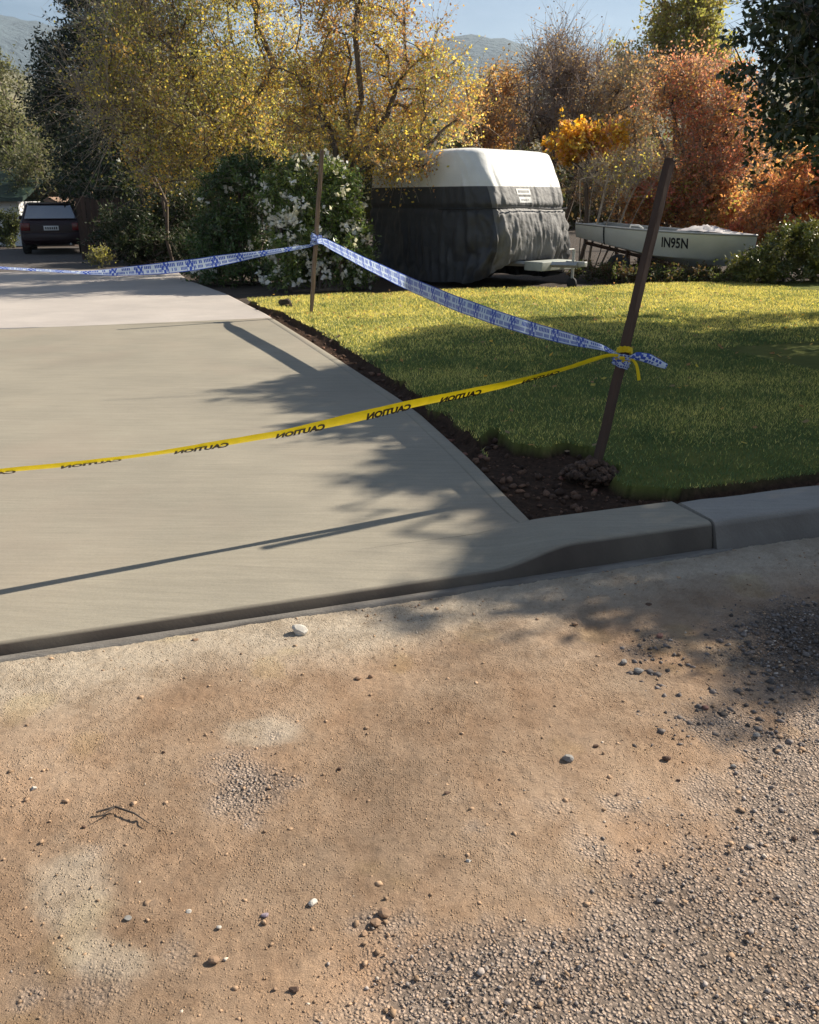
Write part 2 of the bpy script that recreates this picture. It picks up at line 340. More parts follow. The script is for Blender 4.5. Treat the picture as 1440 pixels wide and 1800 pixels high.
G2 = gravel(50000, (-2.2, 3.2), (0.95, 3.9), 0.003, 0.009, lambda a, p, n1, n2: 0.18 + 0.5 * sstep(0.5, 0.62, n1), 3)
G3 = gravel(8500, (-2.2, 3.2), (0.95, 3.9), 0.008, 0.019, lambda a, p, n1, n2: 0.08 + 0.15 * a + 0.4 * (n1 > 0.56), 2)
P = np.concatenate([G1[0], G2[0]]); S = np.concatenate([G1[1], G2[1]]); Cc = np.concatenate([G1[2], G2[2]])
V, F = stones_mesh(P, S, rng, 0.7, -1); V2, F2 = stones_mesh(G3[0] + np.stack([0 * G3[1], 0 * G3[1], 0.1 * G3[1]], 1), G3[1], rng, 0.6); Cv = np.concatenate([np.repeat(Cc, 6, 0), np.repeat(G3[2], 12, 0)]); F = np.concatenate([F, F2 + len(V)]); V = np.concatenate([V, V2])
tag(mobj('road_gravel', V, F, M_stone, col=Cv), 'loose brown and grey gravel scattered over the dirt-covered road', 'gravel', kind='stuff')

r = np.random.default_rng(66); nl_ = 3200; lx = r.uniform(1090, 1470, nl_); ly = r.uniform(1045, 1320, nl_); dens = np.exp(-(((lx - 1385) / 110) ** 2 + ((ly - 1120) / 60) ** 2)) + 0.5 * np.exp(-(((lx - 1140) / 70) ** 2 + ((ly - 1155) / 28) ** 2)) + 0.35 * np.exp(-(((lx - 1300) / 140) ** 2 + ((ly - 1250) / 50) ** 2)); k = r.uniform(0, 1, nl_) < dens; lx, ly = lx[k], ly[k]
P = np.array([onz(a, b, 0.0) for a, b in zip(lx, ly)]); szs = 0.007 + 0.026 * r.uniform(0, 1, len(P)) ** 3; P[:, 2] = 0.02 * (fbm(P[:, 0] * 0.9, P[:, 1] * 0.9, 21, 3) - 0.5) + szs * 0.02; V, F = stones_mesh(P, szs, r, 0.62, -1)
tag(mobj('broken_asphalt', V, F, M_stone, col=np.repeat(np.array([[0.125, 0.105, 0.095]]) * r.uniform(0.5, 2.2, (len(P), 1)), 6, 0)), 'dark crumbled lumps of broken asphalt on the road below the old kerb', 'rubble', kind='stuff')
# larger loose stones, one by one
def ico_stone(rng, size, squash):
    bm = bmesh.new(); bmesh.ops.create_icosphere(bm, subdivisions=2, radius=0.5)
    V = np.array([v.co[:] for v in bm.verts]); F = [[v.index for v in f.verts] for f in bm.faces]; bm.free()
    for _ in range(5):
        d = rng.standard_normal(3); d /= np.linalg.norm(d); h = rng.uniform(0.22, 0.4); k = V @ d; V = V - np.outer(np.clip(k - h, 0, None), d)
    return V * size * np.array([1, rng.uniform(0.65, 0.9), squash]), F
stone_list = [(525, 1104, 34, 'w'), (551, 1583, 20, 'w'), (467, 1606, 17, 'p'), (376, 1684, 22, 'b'), (348, 1676, 13, 'b'), (225, 1611, 14, 'g'), (517, 1736, 20, 'd'), (332, 1600, 11, 'w'), (385, 1628, 10, 'w'),
    (596, 1350, 11, 'd'), (787, 1393, 12, 'd'), (998, 1330, 22, 'g'), (1172, 1330, 17, 'd'), (1192, 1370, 11, 'd'), (1397, 1470, 13, 'd'), (660, 1618, 22, 'b'), (677, 1600, 26, 'b'), (640, 1638, 16, 'b'), (1048, 1310, 11, 'd'), (824, 1512, 12, 'w'),
    (1124, 1175, 20, 'g'), (1096, 1160, 17, 'g'), (1140, 1060, 12, 'd'), (630, 1190, 13, 'b'), (652, 1186, 12, 'b'), (484, 1737, 9, 'b'), (343, 1122, 12, 'b'), (60, 1384, 12, 'w'), (148, 1452, 9, 'd'), (288, 1323, 9, 'd'), (1160, 1115, 16, 'r'), (1010, 1095, 12, 'b'), (1290, 1345, 13, 'g'), (1330, 1290, 15, 'g'), (1240, 1240, 14, 'r'), (1085, 1395, 11, 'd')]
stone_cols = {'w': (0.62, 0.57, 0.50), 'p': (0.40, 0.32, 0.37), 'b': (0.36, 0.23, 0.145), 'g': (0.30, 0.28, 0.26), 'd': (0.13, 0.075, 0.05), 'r': (0.26, 0.13, 0.10)}
stone_mats = {k: pmat('stone_' + k, c, tuple(x * 0.65 for x in c), 0.85, 30, bmp=0.5, bscale=60, bdist=0.006) for k, c in stone_cols.items()}
stone_lab = {'w': 'pale cream pebble lying loose on the brown dirt of the road', 'b': 'tan-brown clod of dirt lying loose on the road', 'g': 'grey broken lump of asphalt on the road edge', 'd': 'small dark brown stone lying on the dirt road', 'r': 'dull reddish stone on the broken asphalt by the kerb'}
for (x, y, wpx, k) in stone_list:
    p = onz(x, y + wpx * 0.3, 0); sz = wpx * (proj(p)[2][0]) / FPX; V, F = ico_stone(rng, sz, rng.uniform(0.5, 0.7)); zb = 0.02 * (fbm(np.array([p[0] * .9]), np.array([p[1] * .9]), 21, 3)[0] - 0.5)
    o = mobj('stone', V + p + [0, 0, zb + sz * 0.2], F, stone_mats[k], base=p, smooth=False)
    if (x, y) == (525, 1104): tag(o, 'large pale grey stone lying just off the driveway lip', 'stone', 'loose stones on the road')
    elif k == 'p': tag(o, 'small mauve stone lying on the brown dirt road', 'stone', 'loose stones on the road')
    else: tag(o, stone_lab[k], 'stone', 'loose stones on the road')
# dry twig on the dirt
tw = MB(); p = onz(205, 1432, 0.012)
tw.tube([p + [-0.06, 0.01, 0], p + [-0.01, 0.025, 0.006], p + [0.05, 0.0, 0.004], p + [0.10, -0.035, 0.0]], [0.003, 0.004, 0.003, 0.0015], 5)
tw.tube([p + [-0.01, 0.025, 0.006], p + [-0.05, -0.02, 0.004]], [0.003, 0.001], 5)
tag(tw.obj('dry_twig', M_bark, base=p), 'thin dark forked twig lying on the brown dirt', 'twig')

# ------------------------------------------------------------------ driveway slab + new kerb (one pour)
def concrete(name, c1, c2, stain, bs=0.25):
    m, n, b = newmat(name); v = coords(n)
    rot = N(n, 'ShaderNodeMapping'); rot.inputs['Rotation'].default_value = (0, 0, -math.atan2(K[1], K[0])); rot.inputs['Scale'].default_value = (0.8, 14, 1); n.links.new(v, rot.inputs['Vector'])
    base = ramp(n, noise(n, v, 1.1, 6, 0.6), [(0.3, c2), (0.7, c1)])
    base = mixc(n, 1.0, base, ramp(n, noise(n, rot.outputs['Vector'], 3.5, 6, 0.7), [(0.3, (0.87,) * 3), (0.7, (1.10,) * 3)]), 'MULTIPLY')
    base = mixc(n, 1.0, base, ramp(n, noise(n, v, 90, 4, 0.7), [(0.25, (0.9,) * 3), (0.75, (1.08,) * 3)]), 'MULTIPLY')
    st = ramp(n, noise(n, v, 0.7, 4, 0.55), [(0.52, (0, 0, 0)), (0.75, (1, 1, 1))])
    base = mixc(n, mixc(n, 1.0, st, (0.5, 0.5, 0.5), 'MULTIPLY'), base, stain)
    wet_shade = attr(n, 'wet_shade'); base = mixc(n, wet_shade.outputs['Fac'], base, (0.05, 0.038, 0.032))  # tint for wet concrete, also used for painted shade on kerb faces
    n.links.new(base, b.inputs['Base Color']); b.inputs['Roughness'].default_value = 0.8; b.inputs['Specular IOR Level'].default_value = 0.3
    h = N(n, 'ShaderNodeMath', operation='ADD'); n.links.new(noise(n, rot.outputs['Vector'], 14, 6, 0.75), h.inputs[0]); n.links.new(noise(n, v, 70, 5, 0.7), h.inputs[1])
    bump(n, b, h.outputs[0], bs, 0.004); return m
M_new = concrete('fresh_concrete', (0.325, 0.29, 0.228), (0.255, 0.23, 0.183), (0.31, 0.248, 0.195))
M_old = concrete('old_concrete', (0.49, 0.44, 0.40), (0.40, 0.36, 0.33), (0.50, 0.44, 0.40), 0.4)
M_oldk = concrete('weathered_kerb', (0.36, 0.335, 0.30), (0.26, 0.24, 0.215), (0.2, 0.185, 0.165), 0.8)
def slab(name, mat, rows, Vextra=None): pass
Vs = []; Fs = []; wet_shade = []; cnt = 0
def add_grid(S_, D_, Z_, wt):
    global cnt
    nr, nc = S_.shape; Vs.append(sd2w(S_, D_, Z_)); Fs.append(grid_faces(nr, nc) + cnt); wet_shade.append(np.broadcast_to(wt, S_.shape).ravel()); cnt += nr * nc
ss = np.concatenate([np.linspace(S_L, sA - 0.05, 60), np.linspace(sA, sB + 0.1, 40), np.linspace(sB + 0.15, sK, 20)])
# kerb band: rounded nose rows
nose = [(0.0, -0.08), (0.004, 0.0), (0.016, 0.86), (0.022, 0.96), (0.032, 1.0)]
rows = []
for i, (dd, hf) in enumerate(nose):
    zt = slab_z(ss, 0.05 + 0 * ss); batter = 1 + 0.0 * ss; k = sstep(sA, sB, ss)
    d_ = dd * (1 + 0.9 * k); rows.append((ss, d_, (zt * hf) if hf > 0 else zt * 0 + hf))
for dd in (0.043, 0.12, 0.17, 0.22, 0.27, D0): rows.append((ss, (dd if dd > 0.1 else dd * (1 + 0.9 * sstep(sA, sB, ss))) + 0 * ss, slab_z(ss, dd + 0 * ss)))
S_ = np.array([r[0] for r in rows]); D_ = np.array([r[1] for r in rows]); Z_ = np.array([r[2] for r in rows])
wt = np.zeros_like(S_); wt[1:3] = (0.70 + 0.3 * fbm(ss * 5, ss * 0, 17, 3) + 0.0 * ss)[None]; wt[3] = 0.5 * (1 - 0.8 * sstep(sA, sB, ss)); wt[0] = 0.9; wt[4] = (0.35 * (1 - sstep(sA, sB, ss)))  # face rows dark: wet stain plus painted shade of the sun-averted face
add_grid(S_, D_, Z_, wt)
jd = Ed[-3]                                   # joint with the old slab
dr = np.concatenate([np.linspace(D0, 1.6, 10), np.linspace(1.8, jd, 40)])
S_ = np.array([np.concatenate([np.linspace(S_L, edge_s(d) - 0.112, 40), [edge_s(d) - 0.104, edge_s(d) - 0.100, edge_s(d) - 0.092, edge_s(d) - 0.02, edge_s(d), edge_s(d) + 0.006]]) for d in dr]); D_ = np.repeat(dr[:, None], S_.shape[1], 1)
Z_ = slab_z(S_ * 0 - 9, D_); GR = 0.006; Z_[:, -2] -= 0.012; Z_[:, -1] = -0.05; Z_[:, :-3] += 0.004 * (fbm(S_[:, :-3] * 1.3, D_[:, :-3] * 1.3, 4, 3) - 0.5)
k0 = sstep(sA, sB + .05, S_[0]); z0 = slab_z(S_[0], np.full_like(S_[0], D0)); f_ = np.exp(-((dr - D0) / 0.22))[:, None]
Z_[:, :-3] = np.maximum(Z_[:, :-3], (Z_ * (1 - f_) + z0[None, :] * f_)[:, :-3])
Z_[:, -5] -= GR; Z_[-1, :-1] -= 0.010
add_grid(S_, D_, Z_, 0.0)
# end face of the new kerb
a = sd2w([sK] * 4, [0.0, 0.05, D0, D0], [-0.08, 0.14, 0.14, -0.08]); Vs.append(a); Fs.append(np.array([[0, 1, 2, 3]]) + cnt); wet_shade.append(np.zeros(4)); cnt += 4
b_ = sd2w([edge_s(D0), sK, sK, edge_s(D0)], [D0 + .001] * 4, [0.138, 0.138, -0.08, -0.08]); Vs.append(b_); Fs.append(np.array([[0, 1, 2, 3]]) + cnt); wet_shade.append(np.zeros(4)); cnt += 4
drive = mobj('driveway', np.concatenate(Vs), np.concatenate(Fs), M_new, attrs={'wet_shade': np.concatenate(wet_shade)}); drive.data.polygons.foreach_set('use_smooth', np.ones(len(drive.data.polygons), bool))
drive.data.set_sharp_from_angle(angle=R(40)); tag(drive, kind='structure')
# thin lip of spilled slurry at the foot of the slab
ss2 = np.linspace(S_L, sK + 0.1, 260); o1 = 0.018 + 0.03 * fbm(ss2 * 6, ss2 * 0, 91, 3); S_ = np.stack([ss2] * 4); D_ = np.stack([0 * ss2 + 0.01, -0.35 * o1, -0.8 * o1, -o1]); Z_ = np.stack([0 * ss2 + 0.012, 0.008 + 0.008 * fbm(ss2 * 9, ss2 * 0 + 3, 5, 3), 0.006 + 0 * ss2, 0 * ss2 - 0.02])
tag(mobj('driveway_lip', sd2w(S_, D_, Z_), grid_faces(4, len(ss2)), M_oldk, smooth=True, attrs={'wet_shade': 0.25 + 0.5 * fbm(np.tile(ss2, 4) * 7, np.repeat(np.arange(4), len(ss2)) * 1.0, 2, 3)}), kind='structure')

# old slab behind the joint
dr = np.linspace(jd + 0.012, Ed[-1] + 3.5, 24)
S_ = np.array([np.concatenate([np.linspace(S_L - 3.0, edge_s(d) - 0.02, 20), [edge_s(d), edge_s(d) + 0.004]]) for d in dr]); D_ = np.repeat(dr[:, None], S_.shape[1], 1); Z_ = 0 * S_ + ZD - 0.004 + 0.01 * (fbm(S_, D_, 6, 3) - 0.5); Z_[:, -1] = -0.02
Z_[0, :-1] -= 0.008
tag(mobj('old_driveway', sd2w(S_, D_, Z_), grid_faces(*S_.shape), M_old, smooth=False, attrs={'wet_shade': np.zeros(S_.size)}), kind='structure')
a = sd2w([S_L - 3, edge_s(jd), edge_s(jd), S_L - 3], [jd - 0.01, jd - 0.01, jd + 0.03, jd + 0.03], [0.075] * 4)
# gravel drive on to the parked car
M_grav = pmat('gravel_drive', (0.15, 0.13, 0.12), (0.07, 0.06, 0.055), 0.95, 14, bmp=0.8, bscale=60, bdist=0.03)
d1 = Ed[-1] + 3.5
q = sd2w([S_L - 6, edge_s(d1) - 0.3, edge_s(d1) - 1.5, S_L - 7.5], [d1 - 0.1, d1 - 0.1, d1 + 12, d1 + 12], [0.085] * 4)
tag(mobj('gravel_track', q, [[0, 1, 2, 3]], M_grav), kind='structure')

# old kerb to the right, slightly offset, worn
ss3 = np.linspace(sK + 0.012, sK + 30, 240); wv = 0.012 * (fbm(ss3 * 3, ss3 * 0, 44, 4) - 0.5)
prof = [(-0.022, -0.03), (-0.02, 0.0), (0.0, 0.06), (0.018, 0.118), (0.03, 0.138), (0.05, 0.147), (0.15, 0.150), (0.30, 0.152), (0.33, 0.13), (0.335, -0.05)]
S_ = np.stack([ss3] * len(prof)); D_ = np.stack([p[0] + wv for p in prof]); Z_ = np.stack([p[1] + 0.010 * (fbm(ss3 * 8, 0 * ss3 + i, 45, 3) - 0.5) for i, p in enumerate(prof)])
Vk = sd2w(S_, D_, Z_); Fq = [list(map(int, f)) for f in grid_faces(*S_.shape)] + [[int(i * len(ss3)) for i in range(len(prof))][::-1]]
tag(mobj('kerb', Vk, Fq, M_oldk, attrs={'wet_shade': np.concatenate([0 * ss3 + w_k + (0.25 * (fbm(ss3 * 6, ss3 * 0 + i, 46, 3) - 0.5) if w_k else 0) for i, w_k in enumerate((0.7, 0.65, 0.55, 0.5, 0.25, 0, 0, 0, 0, 0))])}), kind='structure')  # dark face rows are painted shade, setting the face off from the top

# ------------------------------------------------------------------ lawn
rng = np.random.default_rng(5)
soil_poly = [w2sd(onz(x, y, 0.13)) for x, y in ((830, 790), (880, 762), (925, 795), (1010, 788), (1062, 800), (1075, 858), (1150, 872), (1232, 868), (1262, 905), (944, 925))]
soil_poly = [(float(a[0]), float(b[0])) for a, b in soil_poly]
lawn_back = w2sd(onz(900, 507, 0.16))[1][0]
def gap(d): return 0.07 + 0.11 * sstep(1.5, 6, d) - 0.1 * sstep(jd - 1, jd + 1.0, d)
def soil_mask(s, d):
    n = fbm(s * 3, d * 3, 66, 4, 0.6); m1 = 1 - sstep(-0.04, 0.05, s - edge_s(d) - gap(d) - 0.22 * (n - 0.5))
    ps = s + 0.24 * (fbm(s * 5, d * 5, 12, 3) - 0.5); pd = d + 0.24 * (fbm(s * 5, d * 5, 13, 3) - 0.5)
    m2 = inpoly(ps, pd, soil_poly).astype(float); m3 = 1 - sstep(0.0, 0.05, d - D0 - 0.05)
    return np.clip(np.maximum(np.maximum(m1, m2), m3), 0, 1)
def lawn_z(s, d): return 0.165 + 0.035 * (fbm(s * 0.8, d * 0.8, 61, 4) - 0.5) + 0.012 * np.clip(d - 3, 0, 9) * 0
def lawn_edge_d(s): return lawn_back + 0.5 * (fbm(s * 1.2, s * 0, 15, 3) - 0.5) + np.clip(s - 9, 0, None) * -0.02 + np.clip(2.5 - s, 0, 3) * -0.1
ds = [D0 + 0.002]
while ds[-1] < lawn_back + 0.5: ds.append(ds[-1] + 0.022 + 0.012 * (ds[-1] - D0))
ds = np.array(ds); t = np.concatenate([np.linspace(0, 2.2, 90)[:-1], 2.2 + (np.linspace(0, 1, 110) ** 1.5) * 14])
S_ = edge_s(ds)[:, None] + 0.008 + t[None, :]; D_ = np.repeat(ds[:, None], len(t), 1); sm = soil_mask(S_, D_)
Z_ = lawn_z(S_, D_) * (1 - sm) + sm * (0.085 + 0.05 * (fbm(S_ * 7, D_ * 7, 19, 4, 0.65) - 0.35)); back = sstep(-0.25, 0.05, D_ - lawn_edge_d(S_)); Z_ = Z_ - 0.12 * back
M_lawn, n, b = newmat('lawn_sod'); v = coords(n); sa = attr(n, 'soil')
g = ramp(n, noise(n, v, 2.2, 6, 0.65), [(0.3, (0.075, 0.10, 0.028)), (0.55, (0.16, 0.17, 0.045)), (0.75, (0.28, 0.245, 0.065))])
so_ = ramp(n, noise(n, v, 26, 6, 0.7), [(0.3, (0.022, 0.015, 0.011)), (0.55, (0.062, 0.036, 0.024)), (0.8, (0.13, 0.078, 0.052))])
n.links.new(mixc(n, sa.outputs['Fac'], g, so_), b.inputs['Base Color']); b.inputs['Roughness'].default_value = 0.95; b.inputs['Specular IOR Level'].default_value = 0.1
bump(n, b, noise(n, v, 70, 6, 0.7), 0.8, 0.02)
tag(mobj('lawn', sd2w(S_, D_, Z_), grid_faces(*S_.shape), M_lawn, smooth=True, attrs={'soil': np.maximum(sstep(0.0, 0.10, sm), back).ravel()}), kind='structure')
# soil clods in the cut strip and corner
def sample_sd(n, smin, smax, dmin, dmax, r): return r.uniform(smin, smax, n), r.uniform(dmin, dmax, n)
s1, d1_ = sample_sd(26000, -3.5, 6.5, D0, jd + 0.4, rng); k = (s1 > edge_s(d1_) + 0.01) & (soil_mask(s1, d1_) > 0.6) & (rng.uniform(0, 1, len(s1)) < np.clip(2.2 / (1 + d1_), 0.25, 1)); s1, d1_ = s1[k], d1_[k]
sz = 0.012 + 0.045 * rng.uniform(0, 1, len(s1)) ** 4; z1 = 0.085 + 0.05 * (fbm(s1 * 7, d1_ * 7, 19, 4, 0.65) - 0.35) + sz * 0.2
V, F = stones_mesh(sd2w(s1, d1_, z1), sz, rng, 0.75); cc = np.array([[0.10, 0.055, 0.035]]) * rng.uniform(0.3, 1.9, (len(s1), 1)); cc = np.where(rng.uniform(0, 1, (len(s1), 1)) < 0.08, [[0.22, 0.10, 0.07]], cc)
tag(mobj('soil_clods', V, F, M_stone, col=np.repeat(cc, 12, 0)), 'crumbly dark soil clods filling the cut strip beside the driveway', 'soil', kind='stuff')
# grass blades
def blades(n, smax, dmin, dmax, hmin, hmax, wd, r):
    s = r.uniform(-4.5, smax, n); d = r.uniform(dmin, dmax, n); m = soil_mask(s, d); k = (s > edge_s(d) + 0.03) & (m < 0.72) & (d < lawn_edge_d(s) - 0.02); s, d = s[k], d[k]
    P = sd2w(s, d, lawn_z(s, d) - 0.004); nn = len(P); h = r.uniform(hmin, hmax, nn) * (0.65 + 0.7 * fbm(s * 1.5, d * 1.5, 71, 3)); a = r.uniform(0, 6.283, nn); le = r.uniform(0.2, 1.1, nn); b2 = a + r.uniform(-1, 1, nn)
    ux = np.stack([np.cos(a), np.sin(a), 0 * a], 1) * (wd * r.uniform(0.6, 1.3, nn))[:, None]
    tip = P + np.stack([-np.sin(b2) * le * h, np.cos(b2) * le * h, h], 1)
    V = np.stack([P - ux, P + ux, tip], 1).reshape(-1, 3); F = np.arange(3 * nn).reshape(-1, 3)
    tone = fbm(s * 1.1, d * 1.1, 72, 4, 0.6)[:, None] + (0.30 * (sstep(3.5, 7.5, d + 1.5 * (fbm(s, d, 73, 3) - 0.5)) - 0.62))[:, None] + 0.22 * r.standard_normal((nn, 1)); c = np.where(tone > 0.55, [[0.54, 0.47, 0.17]], np.where(tone > 0.36, [[0.26, 0.27, 0.085]], [[0.085, 0.125, 0.05]])) * r.uniform(1.15, 1.95, (nn, 1))  # far blades yellower, near ones darker green: sunlit and shaded bands put into colour
    return V, F, np.repeat(c, 3, 0)
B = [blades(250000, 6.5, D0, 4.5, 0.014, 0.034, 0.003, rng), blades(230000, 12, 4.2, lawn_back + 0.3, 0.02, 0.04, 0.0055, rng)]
off = 0; Vb = []; Fb = []; Cb = []
for v_, f_, c_ in B: Vb.append(v_); Fb.append(f_ + off); Cb.append(c_); off += len(v_)
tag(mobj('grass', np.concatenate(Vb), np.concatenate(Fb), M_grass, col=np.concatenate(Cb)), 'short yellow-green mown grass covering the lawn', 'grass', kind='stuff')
# fallen leaves on lawn
s1, d1_ = sample_sd(2600, -2.5, 11, 1, lawn_back, rng); k = s1 > edge_s(d1_) + 0.3; s1, d1_ = s1[k], d1_[k]; k = rng.uniform(0, 1, len(s1)) < 0.25 + 0.75 * (d1_ / lawn_back) ** 2; s1, d1_ = s1[k], d1_[k]
# ------------------------------------------------------------------ foliage tools
def leaf_quads(P, L_, W_, r, up=0.25, shape='d'):
    n = len(P); nrm = r.standard_normal((n, 3)); nrm[:, 2] += up * 2; nrm /= np.linalg.norm(nrm, axis=1)[:, None]
    a = np.cross(nrm, r.standard_normal((n, 3))); a /= np.linalg.norm(a, axis=1)[:, None]; b = np.cross(nrm, a)
    l = (L_ * r.uniform(0.65, 1.3, n))[:, None]; w_ = (W_ * r.uniform(0.65, 1.3, n))[:, None]
    if shape == 'd':
        V = np.stack([P, P + a * l * 0.45 + b * w_ * 0.5, P + a * l, P + a * l * 0.45 - b * w_ * 0.5], 1)
        return V.reshape(-1, 3), np.arange(4 * n).reshape(-1, 4), 4
    nb = nrm * w_ * 0.18
    V = np.stack([P, P + a * l * 0.3 + b * w_ * 0.5 + nb, P + a * l * 0.7 + b * w_ * 0.38 + nb, P + a * l - nb, P + a * l * 0.7 - b * w_ * 0.38 + nb, P + a * l * 0.3 - b * w_ * 0.5 + nb], 1)
    i = np.arange(n)[:, None] * 6
    F = np.concatenate([i + np.array([[0, 1, 2, 3]]), i + np.array([[0, 3, 4, 5]])])
    return V.reshape(-1, 3), F, 6
def segs(P0, P1, r0, r1, n=3):
    m = len(P0); T = P1 - P0; T /= np.linalg.norm(T, axis=1)[:, None] + 1e-9; up = np.where(np.abs(T[:, 2:3]) < 0.9, [[0, 0, 1.0]], [[1.0, 0, 0]])
    a = np.cross(T, up); a /= np.linalg.norm(a, axis=1)[:, None]; b = np.cross(a, T); V = np.zeros((m, 2 * n, 3))
    for k in range(n):
        q = 2 * math.pi * k / n; o = a * math.cos(q) + b * math.sin(q)
        V[:, k] = P0 + o * np.asarray(r0)[:, None]; V[:, n + k] = P1 + o * np.asarray(r1)[:, None]
    f = np.array([[k, (k + 1) % n, n + (k + 1) % n, n + k] for k in range(n)])
    return V.reshape(-1, 3), (f[None] + (np.arange(m) * 2 * n)[:, None, None]).reshape(-1, 4)
def ellipsoid_pts(ells, n, r, shell=0.45):
    """ells: (centre, radii); points through the volume, denser outwards"""
    vol = np.array([e[1][0] * e[1][1] * e[1][2] for e in ells]) ** (2 / 3); idx = r.choice(len(ells), n, p=vol / vol.sum())
    u = r.standard_normal((n, 3)); u /= np.linalg.norm(u, axis=1)[:, None]; rad = r.uniform(0, 1, n) ** shell
    c = np.array([e[0] for e in ells])[idx]; q = np.array([e[1] for e in ells])[idx]
    lump = 0.8 + 0.4 * fbm(u[:, 0] * 2.2 + u[:, 2] * 1.3 + idx * 5, u[:, 1] * 2.2 - u[:, 2] * 1.7, 33, 2)
    return c + u * q * (rad * lump)[:, None]
def skeleton(stems, clumps, r, rt, bend=0.25):
    """stems: list of polylines; clumps joined on, nearest first. Returns segment arrays with radii."""
    nodes = []; par = []
    for st in stems:
        for i, p in enumerate(st): nodes.append(np.array(p, float)); par.append(-1 if i == 0 else len(nodes) - 2)
    axis = np.array(nodes); order = np.argsort([np.min(np.linalg.norm(axis - c, axis=1)) for c in clumps]); ends = []
    for ci in order:
        c = clumps[ci]; A = np.array(nodes); d = np.linalg.norm(A - c, axis=1); cost = d + 1.1 * np.clip(A[:, 2] - c[2] + 0.25 * d, 0, None) + 0.15 * np.linalg.norm(A - A[0], axis=1) * 0.3
        j = int(np.argmin(cost)); p0 = nodes[j]; L_ = d[j]; k = max(2, min(6, int(L_ / 0.35))); last = j
        off = r.standard_normal(3) * bend * L_ * 0.3; off[2] += bend * L_ * 0.5
        for q in range(1, k + 1):
            t = q / k; p = p0 * (1 - t) + c * t + off * 4 * t * (1 - t) * 0.5 + (r.standard_normal(3) * 0.03 * L_ if q < k else 0)
            nodes.append(p); par.append(last); last = len(nodes) - 1
        ends.append(last)
    n = len(nodes); wgt = np.zeros(n)
    for e in ends: wgt[e] += 1
    for i in range(n - 1, -1, -1):
        if par[i] >= 0: wgt[par[i]] += wgt[i]
    nodes = np.array(nodes); par = np.array(par); rad = rt * np.maximum(wgt, 0.6) ** 0.48; m = par >= 0
    return nodes[par[m]], nodes[m], np.maximum(rad[par[m]] * 0.92, rad[m]), rad[m]
